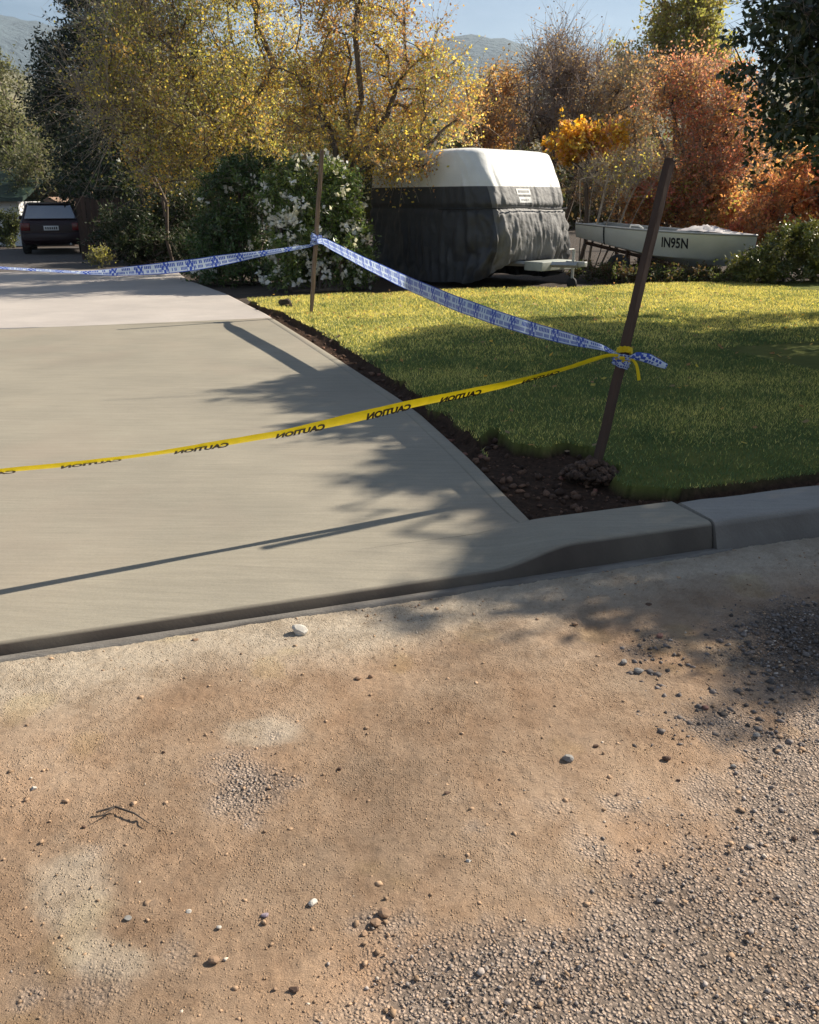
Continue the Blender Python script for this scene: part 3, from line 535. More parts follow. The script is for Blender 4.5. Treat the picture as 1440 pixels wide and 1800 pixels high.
def make_tree(name, label, cat, base, stems, ells, nclump, crad, ntwig, nleaf, leaf, palette, seed, mat=M_leaf, twigmat=None, rt=0.006, twr=0.0035, leaf_up=0.2, accept=None, group=None, barkmat=None, shell=0.45, shape='d', tw_up=0.25, flowers=0, tone_gain=0.35, upright=0.0):
    r = np.random.default_rng(seed); cl = ellipsoid_pts(ells, nclump * (9 if accept else 1), r, shell)
    if accept: cl = cl[accept(cl)][:nclump]
    cl = cl[cl[:, 2] > base[2] + 0.1]
    root = thing(name, label, cat, base, group)
    stems = [st if i == 0 or np.linalg.norm(np.array(st[0]) - stems[0][0]) < 1e-6 or st[0][2] > base[2] + 0.3 else [np.array(stems[0][0]) - [0, 0, 0.03]] + list(st) for i, st in enumerate(stems)]
    P0, P1, r0, r1 = skeleton(stems, cl, r, rt)
    V, F = segs(P0, P1, r0, r1, 5); mobj('trunk', V, F, barkmat or M_bark, parent=root, smooth=True)
    # twigs
    nc = len(cl); d = r.standard_normal((nc, ntwig, 3)); d[..., 2] += tw_up * 2; d /= np.linalg.norm(d, axis=-1, keepdims=True)
    if upright: d = d * (1 - upright) + np.array([0, 0, 1.0]) * upright
    ln = crad * r.uniform(0.45, 1.25, (nc, ntwig, 1)); A = np.repeat(cl[:, None], ntwig, 1); Bm = A + d * ln * 0.55 + r.standard_normal((nc, ntwig, 3)) * 0.06 * crad; E_ = Bm + (d + r.standard_normal((nc, ntwig, 3)) * 0.35 + np.array([0, 0, -0.12])) * ln * 0.5
    if twr > 0:
        a, b, c = A.reshape(-1, 3), Bm.reshape(-1, 3), E_.reshape(-1, 3); m = len(a)
        V1, F1 = segs(a, b, np.full(m, twr), np.full(m, twr * 0.75), 3); V2, F2 = segs(b, c, np.full(m, twr * 0.75), np.full(m, twr * 0.35), 3)
        mobj('twigs', np.concatenate([V1, V2]), np.concatenate([F1, F2 + len(V1)]), twigmat or M_twig, parent=root)['kind'] = 'stuff'
    if nleaf:
        t = r.uniform(0.1, 1, (nc, ntwig, nleaf, 1)); pos = np.where(t < 0.5, A[:, :, None] * (1 - 2 * t) + Bm[:, :, None] * 2 * t, Bm[:, :, None] * (2 - 2 * t) + E_[:, :, None] * (2 * t - 1)) + r.standard_normal((nc, ntwig, nleaf, 3)) * 0.10 * crad
        pos = pos.reshape(-1, 3); cid = np.repeat(np.arange(nc), ntwig * nleaf)
        if accept:
            k = accept(pos); pos, cid = pos[k], cid[k]
        pal = np.array([p[0] for p in palette]); wt_ = np.array([p[1] for p in palette], float); wt_ /= wt_.sum()
        pick = r.choice(len(pal), nc, p=wt_); lp = np.where(r.uniform(0, 1, len(pos)) < 0.62, pick[cid], r.choice(len(pal), len(pos), p=wt_))
        colr = pal[lp] * (1 + tone_gain * (r.uniform(-1, 1, (nc, 1))[cid]) * 0.6) * r.uniform(0.75, 1.25, (len(pos), 1))
        V, F, k = leaf_quads(pos, leaf[0], leaf[1], r, leaf_up, shape); o = mobj('crown', V, F, mat, parent=root, col=np.repeat(np.clip(colr, 0.005, 0.9), k, 0))
    if flowers:
        fc = ellipsoid_pts(ells, flowers, r, 0.03); fc = fc[fc[:, 2] > base[2] + 0.15]; q = np.repeat(fc, 9, 0) + r.standard_normal((len(fc) * 9, 3)) * 0.035
        V, F, k = leaf_quads(q, 0.085, 0.08, r, 0.1); mobj('flowers', V, F, M_petal, parent=root, col=np.repeat(np.array([[0.88, 0.86, 0.83]]) * r.uniform(0.75, 1.05, (len(q), 1)), k, 0))['kind'] = 'stuff'
    return root
def ell(px, py, rx, ry, Y, depth=None):
    c = ony(px, py, Y); zc = proj(c)[2][0]; return (c, np.array([rx * zc / FPX, depth or rx * zc / FPX, ry * zc / FPX]))
def gpt(px, Y, z=0.06): c = ony(px, 400, Y); x = c[0]; return np.array([x, Y, z])
def stem(base, top, n=6, wob=0.06, seed=0):
    r = np.random.default_rng(seed); L_ = np.linalg.norm(np.array(top) - base); return [np.array(base) * (1 - t) + np.array(top) * t + (r.standard_normal(3) * wob * L_ * (0 < t < 1) * 0.5) for t in np.linspace(0, 1, n)]
# ------------------------------------------------------------------ trees and shrubs
OL = (0.36, 0.34, 0.10); GOLD = (0.58, 0.46, 0.11); AMB = (0.54, 0.34, 0.10); RUST = (0.40, 0.22, 0.11); GRN = (0.20, 0.22, 0.07); BRN = (0.32, 0.22, 0.13); STRAW = (0.62, 0.55, 0.28)
RED = (0.50, 0.19, 0.15); ORG = (0.53, 0.27, 0.135); PINK = (0.54, 0.31, 0.26); DKG = (0.035, 0.055, 0.025); BLG = (0.04, 0.055, 0.045); PALE = (0.30, 0.30, 0.10); GREY = (0.17, 0.17, 0.10)

b0 = gpt(440, 20.5); fork = b0 + [0.1, 0, 1.5]
make_tree('autumn_tree', 'wide golden-leaved tree with bare grey twigs rising behind the dark shrub', 'tree', b0,
    [stem(b0, ony(432, 120, 20.5), 8, 0.03, 1), stem(fork, ony(300, 60, 20.2), 6, 0.08, 2), stem(fork, ony(455, -60, 21), 6, 0.05, 3), stem(fork, ony(215, 215, 20), 6, 0.08, 4)],
    [ell(330, 120, 150, 165, 20.5, 1.8), ell(430, 215, 130, 110, 20, 1.6), ell(400, -80, 160, 130, 21, 1.8), ell(475, 110, 60, 110, 20.6, 1.2), ell(235, 190, 85, 85, 20, 1.2), ell(290, 285, 95, 48, 19.6, 1.0)],
    300, 0.70, 13, 9, (0.062, 0.044), [(OL, 4), (GOLD, 4), (AMB, 1.0), (GRN, 2), (BRN, 1.2), (STRAW, 1.5)], 101, rt=0.009, twr=0.0045)
b0 = gpt(300, 21.5); 
make_tree('bare_tree', 'mostly bare grey-twigged tree reaching out towards the parked car', 'tree', b0,
    [stem(b0, ony(250, 120, 21), 7, 0.05, 11), stem(b0 + [-.1, 0, 1.2], ony(190, 120, 20.5), 6, 0.08, 12), stem(b0 + [-.1, 0, 1.6], ony(320, -40, 21), 6, 0.08, 13)],
    [ell(240, 110, 95, 130, 20.8), ell(200, 190, 70, 60, 20.2), ell(250, -30, 100, 90, 21)], 80, 1.15, 15, 4, (0.055, 0.04), [(OL, 3), (BRN, 2), (GREY, 3)], 102, rt=0.008, twr=0.0065, tw_up=0.35)
b0 = gpt(648, 17.5, 0.1); kx = np.array(ony(612, 320, 17.7))
make_tree('autumn_tree', 'amber and rust leaved tree whose branches hang over the covered caravan', 'tree', b0,
    [stem(b0, kx, 5, 0.03, 21) + stem(kx, ony(606, 60, 18.2), 6, 0.04, 22)[1:], stem(kx, ony(720, 110, 18.2), 6, 0.06, 23), stem(kx, ony(520, 90, 18.2), 6, 0.06, 24), stem(kx, ony(760, 250, 17.7), 5, 0.06, 25), stem(kx + [0, 0, .6], ony(640, -130, 18.4), 5, 0.06, 26)],
    [ell(640, 120, 150, 135, 18.3, 1.2), ell(770, 180, 85, 85, 18.2, 1.0), ell(545, 185, 90, 100, 18.3, 1.1), ell(620, -70, 130, 110, 18.5, 1.3), ell(650, 265, 110, 42, 17.7, 0.6), ell(715, 298, 46, 26, 17.0, 0.4), ell(690, 275, 60, 34, 17.1, 0.5)],
    265, 0.58, 13, 9, (0.056, 0.042), [(GOLD, 3), (AMB, 3), (RUST, 2.4), (OL, 3), (BRN, 2.2), (STRAW, 1.2)], 103, rt=0.0085, twr=0.0045, shell=0.38)
# big dark evergreens on the left
b0 = gpt(150, 31)
make_tree('evergreen_tree', 'tall blue-green evergreen tree standing beyond the parked car', 'tree', b0, [stem(b0, ony(150, -60, 31), 9, 0.01, 31)],
    [ell(150, 60, 70, 90, 31), ell(140, 180, 85, 120, 31), ell(170, -60, 60, 80, 31), ell(190, 290, 90, 70, 30)], 240, 0.8, 10, 15, (0.13, 0.06), [(BLG, 4), (DKG, 3), ((0.075, 0.09, 0.075), 1.6)], 104, mat=M_ever, rt=0.012, twr=0.006)
b0 = gpt(300, 28)
make_tree('evergreen_tree', 'broad dark evergreen tree filling the gap behind the golden tree', 'tree', b0, [stem(b0, ony(300, 0, 28), 8, 0.02, 32)],
    [ell(270, 170, 120, 160, 28), ell(300, 320, 150, 100, 27), ell(420, 250, 110, 150, 28), ell(200, 350, 90, 70, 28.5)], 300, 0.8, 10, 13, (0.14, 0.075), [(DKG, 5), (BLG, 2), ((0.06, 0.075, 0.03), 1.2)], 105, mat=M_ever, rt=0.012, twr=0.006)
b0 = gpt(25, 36)
make_tree('olive_tree', 'grey-green olive-leaved tree beside the white-walled cottage', 'tree', b0, [stem(b0, ony(20, 180, 36), 6, 0.04, 33), stem(b0 + [0, 0, 1], ony(70, 240, 35), 5, 0.06, 34)],
    [ell(10, 220, 75, 95, 36), ell(60, 290, 55, 45, 34), ell(-70, 200, 80, 110, 36)], 150, 0.8, 10, 12, (0.13, 0.06), [((0.15, 0.155, 0.095), 4), (GREY, 2), ((0.08, 0.095, 0.05), 3)], 106, mat=M_leaf, rt=0.01, twr=0.006)
b0 = gpt(240, 23.5)
make_tree('garden_shrub', 'dense dark green shrub in shade beneath the golden tree', 'shrub', b0, [stem(b0, ony(240, 380, 23.5), 3), stem(b0, ony(310, 380, 23.5), 3), stem(b0, ony(190, 400, 23.5), 3)],
    [ell(300, 385, 85, 75, 23.5), ell(225, 415, 65, 50, 23), ell(245, 430, 60, 32, 22.5), ell(330, 445, 60, 45, 22), ell(390, 450, 50, 40, 21)], 190, 0.4, 9, 12, (0.09, 0.05), [(DKG, 4), ((0.06, 0.075, 0.03), 2)], 107, mat=M_ever, rt=0.006)
b0 = gpt(170, 21.5, 0.08)
make_tree('weed_clump', 'low pale dry weed clump beside the gravel track', 'weed', b0, [stem(b0, b0 + [0, 0, 0.4], 3)], [(b0 + [0, 0, 0.25], np.array([0.3, 0.3, 0.28]))], 26, 0.18, 8, 6, (0.06, 0.03), [(GREY, 2), (OL, 1)], 108, rt=0.004, twr=0.003)
b0 = gpt(20, 31.0, 0.06)
make_tree('garden_shrub', 'rounded green bush against the white cottage wall', 'shrub', b0, [stem(b0, ony(18, 395, 31), 3)], [ell(20, 402, 20, 30, 31, .5), ell(2, 415, 16, 20, 31, .4)], 60, 0.25, 8, 9, (0.08, 0.045), [(GRN, 3), ((0.09, 0.11, 0.05), 3)], 122, mat=M_ever, rt=0.005)
# flowering shrubs
b0 = onz(555, 516, 0.1) + [0, 0.7, 0]
make_tree('flowering_shrub', 'leafy green shrub covered in white flowers behind the thin stake', 'shrub', b0, [stem(b0 + [x, 0, 0], ony(p, q, 16.4), 4, 0.05, 41 + i) for i, (x, p, q) in enumerate(((-.5, 490, 380), (0, 555, 330), (.4, 610, 380), (.1, 580, 430)))],
    [ell(565, 380, 78, 98, 16.5, 0.8), ell(530, 440, 62, 72, 16.3, 0.75), ell(605, 445, 48, 62, 16.3, 0.65), ell(500, 350, 40, 50, 16.6, .6), ell(545, 488, 85, 30, 16.1, .6), ell(630, 480, 22, 30, 16.2, .4)], 310, 0.24, 9, 12, (0.075, 0.036), [((0.12, 0.18, 0.045), 4), ((0.20, 0.25, 0.06), 2), ((0.07, 0.11, 0.03), 2)], 109, mat=M_gloss, rt=0.005, twr=0.003, flowers=300, shell=0.3)
b0 = onz(420, 508, 0.1) + [-0.2, 1.3, 0]
make_tree('flowering_shrub', 'dark leafy shrub with few pale blooms at its top, beside the old driveway', 'shrub', b0, [stem(b0 + [x, 0, 0], ony(p, q, 18), 4, 0.05, 51 + i) for i, (x, p, q) in enumerate(((-.5, 370, 380), (0, 420, 330), (.4, 460, 380)))],
    [ell(415, 370, 68, 85, 18, 0.9), ell(400, 440, 72, 65, 17.8, 0.9), ell(440, 310, 50, 38, 18, .7), ell(415, 482, 80, 28, 17.5, .8)], 260, 0.26, 9, 13, (0.08, 0.036), [((0.06, 0.11, 0.03), 4), ((0.10, 0.15, 0.035), 1.5), ((0.035, 0.065, 0.02), 2)], 110, mat=M_gloss, rt=0.005, twr=0.003, flowers=28, shell=0.3)
# thicket on the right
b0 = gpt(890, 27)
make_tree('autumn_tree', 'russet half-bare tree rising behind the caravan roof', 'tree', b0, [stem(b0, ony(890, 150, 27), 6, 0.04, 61), stem(b0 + [0, 0, 1], ony(850, 170, 27), 5, 0.06, 62)],
    [ell(880, 190, 50, 75, 27), ell(850, 230, 50, 70, 26)], 90, 0.6, 12, 7, (0.10, 0.065), [(RUST, 3), (BRN, 3), (AMB, 1.5), (ORG, 0.8)], 111, rt=0.009, twr=0.007)
b0 = gpt(975, 25)
make_tree('bare_tree', 'dense tangle of purple-brown bare twigs beyond the caravan front', 'tree', b0, [stem(b0 + [x, 0, 0], ony(p, q, 25), 6, 0.05, 63 + i) for i, (x, p, q) in enumerate(((-.3, 930, 130), (0, 985, 110), (.3, 1035, 140), (.1, 960, 200)))],
    [ell(960, 210, 75, 95, 25), ell(1030, 200, 75, 95, 25), ell(985, 130, 65, 60, 25.5)], 190, 0.85, 17, 3, (0.06, 0.04), [(BRN, 4), (RUST, 1.5), ((0.15, 0.12, 0.11), 3)], 112, rt=0.008, twr=0.0065, tw_up=0.5, twigmat=pmat('purple_twig', (0.42, 0.34, 0.30), (0.26, 0.20, 0.18), 0.85, 4))
b0 = gpt(1110, 24)
make_tree('bare_tree', 'leafless brown thicket tree between the boat and the pale green tree', 'tree', b0, [stem(b0 + [x, 0, 0], ony(p, q, 24), 6, 0.05, 73 + i) for i, (x, p, q) in enumerate(((-.3, 1075, 170), (0, 1120, 150), (.3, 1150, 190)))],
    [ell(1105, 220, 75, 110, 24), ell(1090, 320, 90, 60, 23.5)], 150, 0.65, 16, 3, (0.08, 0.05), [(BRN, 4), (RUST, 2), (GREY, 1)], 113, rt=0.008, twr=0.006, tw_up=0.4)
b0 = gpt(1190, 31)
make_tree('poplar_tree', 'tall pale yellow-green tree rising above the red tree', 'tree', b0, [stem(b0, ony(1185, 10, 31), 8, 0.01, 81), stem(b0 + [0, 0, 2], ony(1120, 120, 31), 5, 0.04, 82), stem(b0 + [0, 0, 2], ony(1250, 80, 31), 5, 0.04, 83)],
    [ell(1185, 90, 55, 95, 31), ell(1240, 100, 50, 85, 31), ell(1115, 160, 55, 70, 31), ell(1170, 30, 25, 60, 31), ell(1225, 30, 25, 50, 31)], 190, 0.75, 11, 11, (0.12, 0.075), [(PALE, 4), ((0.36, 0.31, 0.13), 2.5), (OL, 2.5), ((0.30, 0.22, 0.14), 1.2)], 114, rt=0.01, twr=0.006, tw_up=0.6)
b0 = gpt(1240, 21.5)
make_tree('autumn_tree', 'red and orange leaved tree standing behind the boat bow', 'tree', b0, [stem(b0, ony(1235, 150, 21.5), 7, 0.04, 84), stem(b0 + [0, 0, 1], ony(1180, 180, 21.5), 5, 0.06, 85), stem(b0 + [0, 0, 1], ony(1290, 200, 21), 5, 0.06, 86)],
    [ell(1235, 190, 75, 90, 21.5), ell(1190, 170, 45, 60, 21.5), ell(1285, 240, 60, 80, 21), ell(1235, 300, 80, 60, 21)], 190, 0.66, 12, 8, (0.066, 0.046), [(RED, 3.2), (ORG, 2.4), (PINK, 3), (RUST, 1.5), (BRN, 1.6), (AMB, 0.6)], 115, rt=0.009, twr=0.005)
b0 = gpt(1020, 20.6)
make_tree('maple_sapling', 'small golden-orange leaved sapling just past the caravan front', 'tree', b0, [stem(b0, ony(1040, 250, 20.8), 5, 0.05, 87)],
    [ell(1045, 242, 65, 24, 20.8, 0.6), ell(1000, 262, 34, 24, 20.7, .5), ell(1085, 302, 12, 10, 20.6, .2)], 60, 0.3, 9, 11, (0.085, 0.07), [((0.52, 0.30, 0.035), 4), (ORG, 2), (GOLD, 3)], 116, rt=0.007, twr=0.004)
b0 = gpt(1022, 19.6)
make_tree('bare_shrub', 'leafless shrub of fanning pale stems beside the boat stern', 'shrub', b0, [stem(b0 + [x * 0.1, 0, 0], ony(1020 + 26 * x, 300 + 8 * abs(x - 2), 19.6 + 0.1 * x), 5, 0.03, 90 + x) for x in range(6)],
    [ell(1080, 320, 55, 40, 19.7, .7), ell(1120, 300, 40, 35, 19.8, .6)], 60, 0.45, 10, 1, (0.06, 0.04), [(OL, 2), (GOLD, 1)], 117, rt=0.006, twr=0.004, tw_up=0.8, barkmat=M_twig)
b0 = gpt(1190, 20.8)
make_tree('autumn_shrub', 'rust-red hedge shrub directly behind the boat', 'shrub', b0, [stem(b0 + [x, 0, 0], ony(1190 + 60 * x, 350, 20.8), 4, 0.05, 97 + int(x * 2)) for x in (-.8, 0, .8)],
    [ell(1190, 360, 70, 48, 20.8, .9), ell(1140, 350, 45, 40, 20.6, .7), ell(1270, 370, 60, 50, 20.4, .8)], 170, 0.36, 10, 11, (0.075, 0.055), [(RUST, 4), (ORG, 2), (RED, 1.5), (BRN, 2.5), (OL, 0.8)], 118, rt=0.006, twr=0.004)
b0 = gpt(1400, 18.8)
make_tree('autumn_shrub', 'bright orange-red shrub glowing under the dark near tree', 'shrub', b0, [stem(b0 + [x, 0, 0], ony(1400 + 60 * x, 330, 18.8), 4, 0.05, 120 + int(x * 2)) for x in (-.7, 0, .8)],
    [ell(1410, 330, 70, 60, 18.8, .9), ell(1480, 330, 80, 80, 18.8, .9), ell(1345, 400, 50, 45, 18.6, .7)], 170, 0.36, 10, 11, (0.075, 0.055), [(ORG, 4), (RED, 2.5), (RUST, 2), (BRN, 1.3)], 119, rt=0.006, twr=0.004)
b0 = gpt(1390, 16.9, 0.1)
make_tree('garden_shrub', 'low yellow-green leafy bush at the edge of the lawn past the boat bow', 'shrub', b0, [stem(b0 + [x, 0, 0], ony(1390 + 70 * x, 440, 16.9), 4, 0.05, 130 + int(x * 2)) for x in (-.7, 0, .8)],
    [ell(1410, 425, 70, 32, 16.9, .7), ell(1380, 465, 85, 32, 16.7, .6), ell(1310, 478, 45, 22, 16.6, .4), ell(1470, 450, 60, 50, 16.9, .6)], 220, 0.2, 9, 12, (0.07, 0.036), [((0.17, 0.18, 0.045), 3), ((0.10, 0.125, 0.04), 3), ((0.24, 0.23, 0.06), 1.5)], 121, mat=M_gloss, rt=0.005, twr=0.003)
for i, (x, Y) in enumerate(((1150, 17.6), (1235, 17.2), (1080, 18.0), (1040, 17.9), (1115, 17.2), (1195, 17.0), (1270, 16.9), (1160, 18.6))):
    b0 = gpt(x, Y, 0.06)
    make_tree('weed_clump', 'scrappy low brown and green weeds in the shade under the boat', 'weed', b0, [stem(b0, b0 + [0, 0, 0.2], 3)], [(b0 + [0, 0, 0.14], np.array([0.5, 0.35, 0.2]))], 40, 0.17, 8, 7, (0.06, 0.03), [(GREY, 0.5), ((0.07, 0.09, 0.03), 3), ((0.12, 0.075, 0.04), 2)], 140 + i, rt=0.004, twr=0.003, group='weeds under the boat')
# the near tree on the right: its crown hangs over the lawn and shades it
shade_px = [(655, 600), (760, 578), (900, 566), (1100, 558), (1440, 553), (1900, 560), (2600, 620), (3000, 900), (2400, 1210), (1440, 1185), (1330, 1165), (1180, 1130), (1080, 1070), (1010, 1035), (940, 1045), (850, 1000), (720, 995), (820, 960), (905, 925), (850, 880), (700, 865), (640, 840), (700, 800), (560, 760), (520, 715), (360, 690), (520, 660), (590, 645), (640, 640)]
shade_g = [tuple(onz(x, y, 0.13)[:2]) for x, y in shade_px]
vis_px = [(1262, -5), (1275, 60), (1300, 95), (1275, 130), (1292, 215), (1305, 290), (1345, 325), (1385, 300), (1415, 310), (1460, 380), (1800, 380), (1800, -5)]
SK = SUN / SUN[2]
def shade_ok(P):
    g = P[:, :2] - np.outer(P[:, 2] - 0.13, SK[:2]); big = len(P) > 20000; j = (1.3 if big else 0.5) * (fbm(g[:, 0] * (6 if big else 2), g[:, 1] * (6 if big else 2), 88, 3)[:, None] - 0.5)
    ok = inpoly(g[:, 0] + j[:, 0], g[:, 1] + j[:, 0], shade_g); px, py, zc = proj(P); inf = (px > -40) & (px < 1480) & (py > -25) & (py < 1800) & (zc > 0)
    return ok & (~inf | inpoly(px + 14 * np.sin(py * 0.11), py, vis_px))
tb = np.array([8.4, 10.6, 0.1]); tf = tb + [-0.2, -0.2, 2.2]
make_tree('evergreen_tree', 'dark glossy-leaved near tree whose drooping branches shade the lawn', 'tree', tb,
    [stem(tb, tf, 5, 0.02, 151) + stem(tf, tf + [0, 0, 4.5], 6, 0.03, 152)[1:]] + [stem(tf + [0, 0, h], tf + [dx, dy, dz], 6, 0.05, 153 + i) for i, (dx, dy, dz, h) in enumerate(((-3, -1.5, 2.2, 0.3), (-2.6, 1.5, 1.8, 0.2), (0.5, -3.4, 2.2, 0.6), (2.5, 0.5, 2.5, 0.5), (-1.5, -3, 3.6, 1.2), (0.4, 3, 2.2, 0.6), (-3.2, 0.2, 4.2, 1.6)))],
    [(np.array([8.2, 10.2, 5.4]), np.array([5.6, 5.6, 3.4])), (np.array([5.6, 9.6, 3.8]), np.array([2.2, 3.0, 2.4])), (np.array([5.0, 9.6, 3.2]), np.array([1.3, 1.6, 1.2])), (np.array([6.4, 6.4, 4.6]), np.array([3.4, 2.6, 2.6]))], 900, 0.55, 11, 16, (0.10, 0.052), [(DKG, 4), ((0.05, 0.07, 0.03), 3), ((0.075, 0.10, 0.035), 1.2)], 150, mat=M_gloss, rt=0.008, twr=0.004, accept=shade_ok, shape='d', shell=0.34, tw_up=-0.1)

# far wood that closes the view beyond the garden
r = np.random.default_rng(200); pts = []; cols = []
for i in range(210):
    x = r.uniform(-48, 48); y = r.uniform(46, 70); h = r.uniform(4.0, 7.0) * (1.0 if x < -12 or x > 2 else 0.95); px = proj(np.array([[x, y, 3]]))[0][0]
    if 840 < px < 960: h = min(h, 6.0)
    q = ellipsoid_pts([(np.array([x, y, h * 0.5]), np.array([2.6, 2.4, h * 0.55]))], 290, r, 0.3); pts.append(q)
    base_c = [(0.10, 0.085, 0.05), (0.075, 0.08, 0.04), (0.14, 0.10, 0.06), (0.12, 0.12, 0.05)][r.integers(4)]; cols.append(np.array([base_c]) * r.uniform(0.6, 1.3, (len(q), 1)))
pts = np.concatenate(pts); cols = np.concatenate(cols); V, F, k = leaf_quads(pts, 0.55, 0.4, r, 0.2)
tag(mobj('far_wood', V, F, M_leaf, col=np.repeat(cols, k, 0)), 'far belt of mixed trees closing the view beyond the garden', 'wood', kind='stuff')

# fallen leaves
V, F, k = leaf_quads(sd2w(s1, d1_, lawn_z(s1, d1_) + 0.03), 0.05, 0.035, rng, 1.5); pal = np.array([GOLD, AMB, RUST, BRN])[rng.integers(0, 4, len(s1))]
tag(mobj('fallen_leaves', V, F, M_leaf, col=np.repeat(pal, k, 0)), 'fallen autumn leaves scattered over the lawn', 'leaves', kind='stuff')

# ------------------------------------------------------------------ hills
def ridge(name, R0, R1, elev, mat, seed, az0=-50, az1=50):
    az = np.radians(np.linspace(az0, az1, 260)); tt = np.linspace(0, 1, 26); A, T = np.meshgrid(az, tt); rad = R0 + (R1 - R0) * T
    top = elev(np.degrees(A)) * R1; h = top * np.sin(np.pi / 2 * np.clip(T * 1.15, 0, 1)) ** 1.4 + (fbm(A * 40, T * 6, seed, 5, 0.55) - 0.5) * top * 0.09 * T
    V = np.stack([np.sin(A) * rad, np.cos(A) * rad, h - 3], -1).reshape(-1, 3)
    return tag(mobj(name, V, grid_faces(*A.shape), mat, smooth=True), kind='structure')
def az_of(px): return math.degrees(math.atan((px - 720) / FPX))
M_hill = pmat('hazed_forest_hill', (0.10, 0.135, 0.155), (0.065, 0.09, 0.11), 0.95, 0.02, bmp=1.0, bscale=0.05, bdist=12)  # forest colour lightened and blued: distance haze painted in beside the thin volume
M_field = pmat('dry_hill', (0.30, 0.25, 0.13), (0.075, 0.08, 0.045), 0.95, 0.02)
ridge('hills', 1300, 2600, lambda a: np.interp(a, [-50, az_of(-100), az_of(30), az_of(120), az_of(500), az_of(800), az_of(870), az_of(960), az_of(1200), 50], [0.14, 0.163, 0.158, 0.150, 0.125, 0.146, 0.144, 0.130, 0.11, 0.12]), M_hill, 301)
ridge('hills', 420, 900, lambda a: np.interp(a, [-50, az_of(-60), az_of(40), az_of(160), az_of(700), az_of(850), az_of(960), 50], [0.11, 0.128, 0.122, 0.10, 0.08, 0.10, 0.115, 0.085]), M_field, 302)

# ------------------------------------------------------------------ timber stakes
M_stake = pmat('weathered_hardwood', (0.085, 0.05, 0.036), (0.035, 0.022, 0.017), 0.85, 7, bmp=0.6, bscale=30, bdist=0.006, stretch=(1, 1, 0.12))
M_stake2 = pmat('pale_hardwood', (0.22, 0.15, 0.10), (0.12, 0.08, 0.055), 0.85, 7, bmp=0.6, bscale=30, bdist=0.006, stretch=(1, 1, 0.12))
def stake(base, top, wd, mat, label, seed, rot=0.6):
    base = np.array(base, float); top = np.array(top, float); ax = (top - base); L_ = np.linalg.norm(ax); ax /= L_; r = np.random.default_rng(seed)
    a = np.cross(ax, [0, 1.0, 0]); a /= np.linalg.norm(a); b = np.cross(ax, a); a, b = a * math.cos(rot) + b * math.sin(rot), -a * math.sin(rot) + b * math.cos(rot); V = []; n = 16; ch = 0.86
    for i in range(n):
        t = -0.25 + (L_ + 0.25) * i / (n - 1); c = base + ax * t + (a * r.normal() + b * r.normal()) * 0.0015; wq = wd / 2 * (1 if i > 2 else 0.35 + 0.22 * i)
        for (u, v_) in ((1, ch), (ch, 1), (-ch, 1), (-1, ch), (-1, -ch), (-ch, -1), (ch, -1), (1, -ch)): V.append(c + a * u * wq * (1 + r.normal() * .015) + b * v_ * wq * (1 + r.normal() * .015))
    F = [[i * 8 + k, i * 8 + (k + 1) % 8, (i + 1) * 8 + (k + 1) % 8, (i + 1) * 8 + k] for i in range(n - 1) for k in range(8)] + [list(range(8))[::-1], [(n - 1) * 8 + k for k in range(8)]]
    root = thing('timber_stake', label, 'stake', base); mobj('post', V, F, mat, parent=root)
    if seed == 1:
        m = MB(); m.tube([base + ax * (L_ - 0.004), base + ax * (L_ + 0.006)], [wd * 0.62, wd * 0.58], 9); m.obj('hammered_head', mat, parent=root)
    return base, ax, L_
SR0 = onz(1045, 835, 0.13); SR1 = ony(1178, 280, SR0[1] + 0.03); SL0 = onz(547, 552, 0.15); SL1 = ony(566, 264, SL0[1])
stR = stake(SR0, SR1, 0.043, M_stake, 'thick dark leaning stake holding blue and yellow tape at the lawn corner', 1)
stL = stake(SL0, SL1, 0.044, M_stake2, 'slim lighter brown stake with blue tape in front of the flowering shrub', 2)
A3 = np.array([-6.25, 10.75, 0.1]); A4 = np.array([-3.55, 2.12, 0.05])
st3 = stake(A3, A3 + [0.05, 0, 1.5], 0.05, M_stake, 'brown stake at the far left side of the driveway', 3)
st4 = stake(A4, A4 + [-0.05, 0, 1.3], 0.05, M_stake, 'brown stake at the near left corner of the driveway', 4)

# soil mound round the right stake
r = np.random.default_rng(9); nS = 260; an = r.uniform(0, 6.283, nS); rr = 0.17 * r.uniform(0, 1, nS) ** 0.6; szs = r.uniform(0.015, 0.055, nS)
P = SR0 + np.stack([rr * np.cos(an) - 0.02, rr * np.sin(an) * 0.8, 0.09 * (1 - rr / 0.17) + 0.005], 1); V, F = stones_mesh(P, szs, r, 0.8)
tag(mobj('soil_mound', V, F, M_stone, base=SR0, col=np.repeat(np.array([[0.085, 0.05, 0.034]]) * r.uniform(0.35, 1.6, (nS, 1)), 12, 0)), 'small heap of dug soil around the foot of the leaning stake', 'soil heap', kind='stuff')
# clod of turf and soil near the slim stake
p = onz(503, 541, 0.15); V, F = ico_stone(r, 0.24, 0.65)
tag(mobj('turf_clod', V + p + [0, 0, 0.07] + r.standard_normal(V.shape) * 0.006, F, pmat('dark_clod', (0.10, 0.07, 0.05), (0.03, 0.022, 0.016), 0.95, 12, bmp=1, bscale=30, bdist=0.03), base=p), 'lump of dark turf and soil on the grass by the driveway edge', 'clod')
m = MB(); p = onz(588, 605, 0.12); m.tube([p + [-0.05, -0.02, 0.03], p + [0.06, 0.05, 0.09]], [0.012, 0.009], 6)
tag(m.obj('timber_offcut', M_stake2, base=p), 'short pale timber offcut lying in the cut strip by the driveway', 'timber')

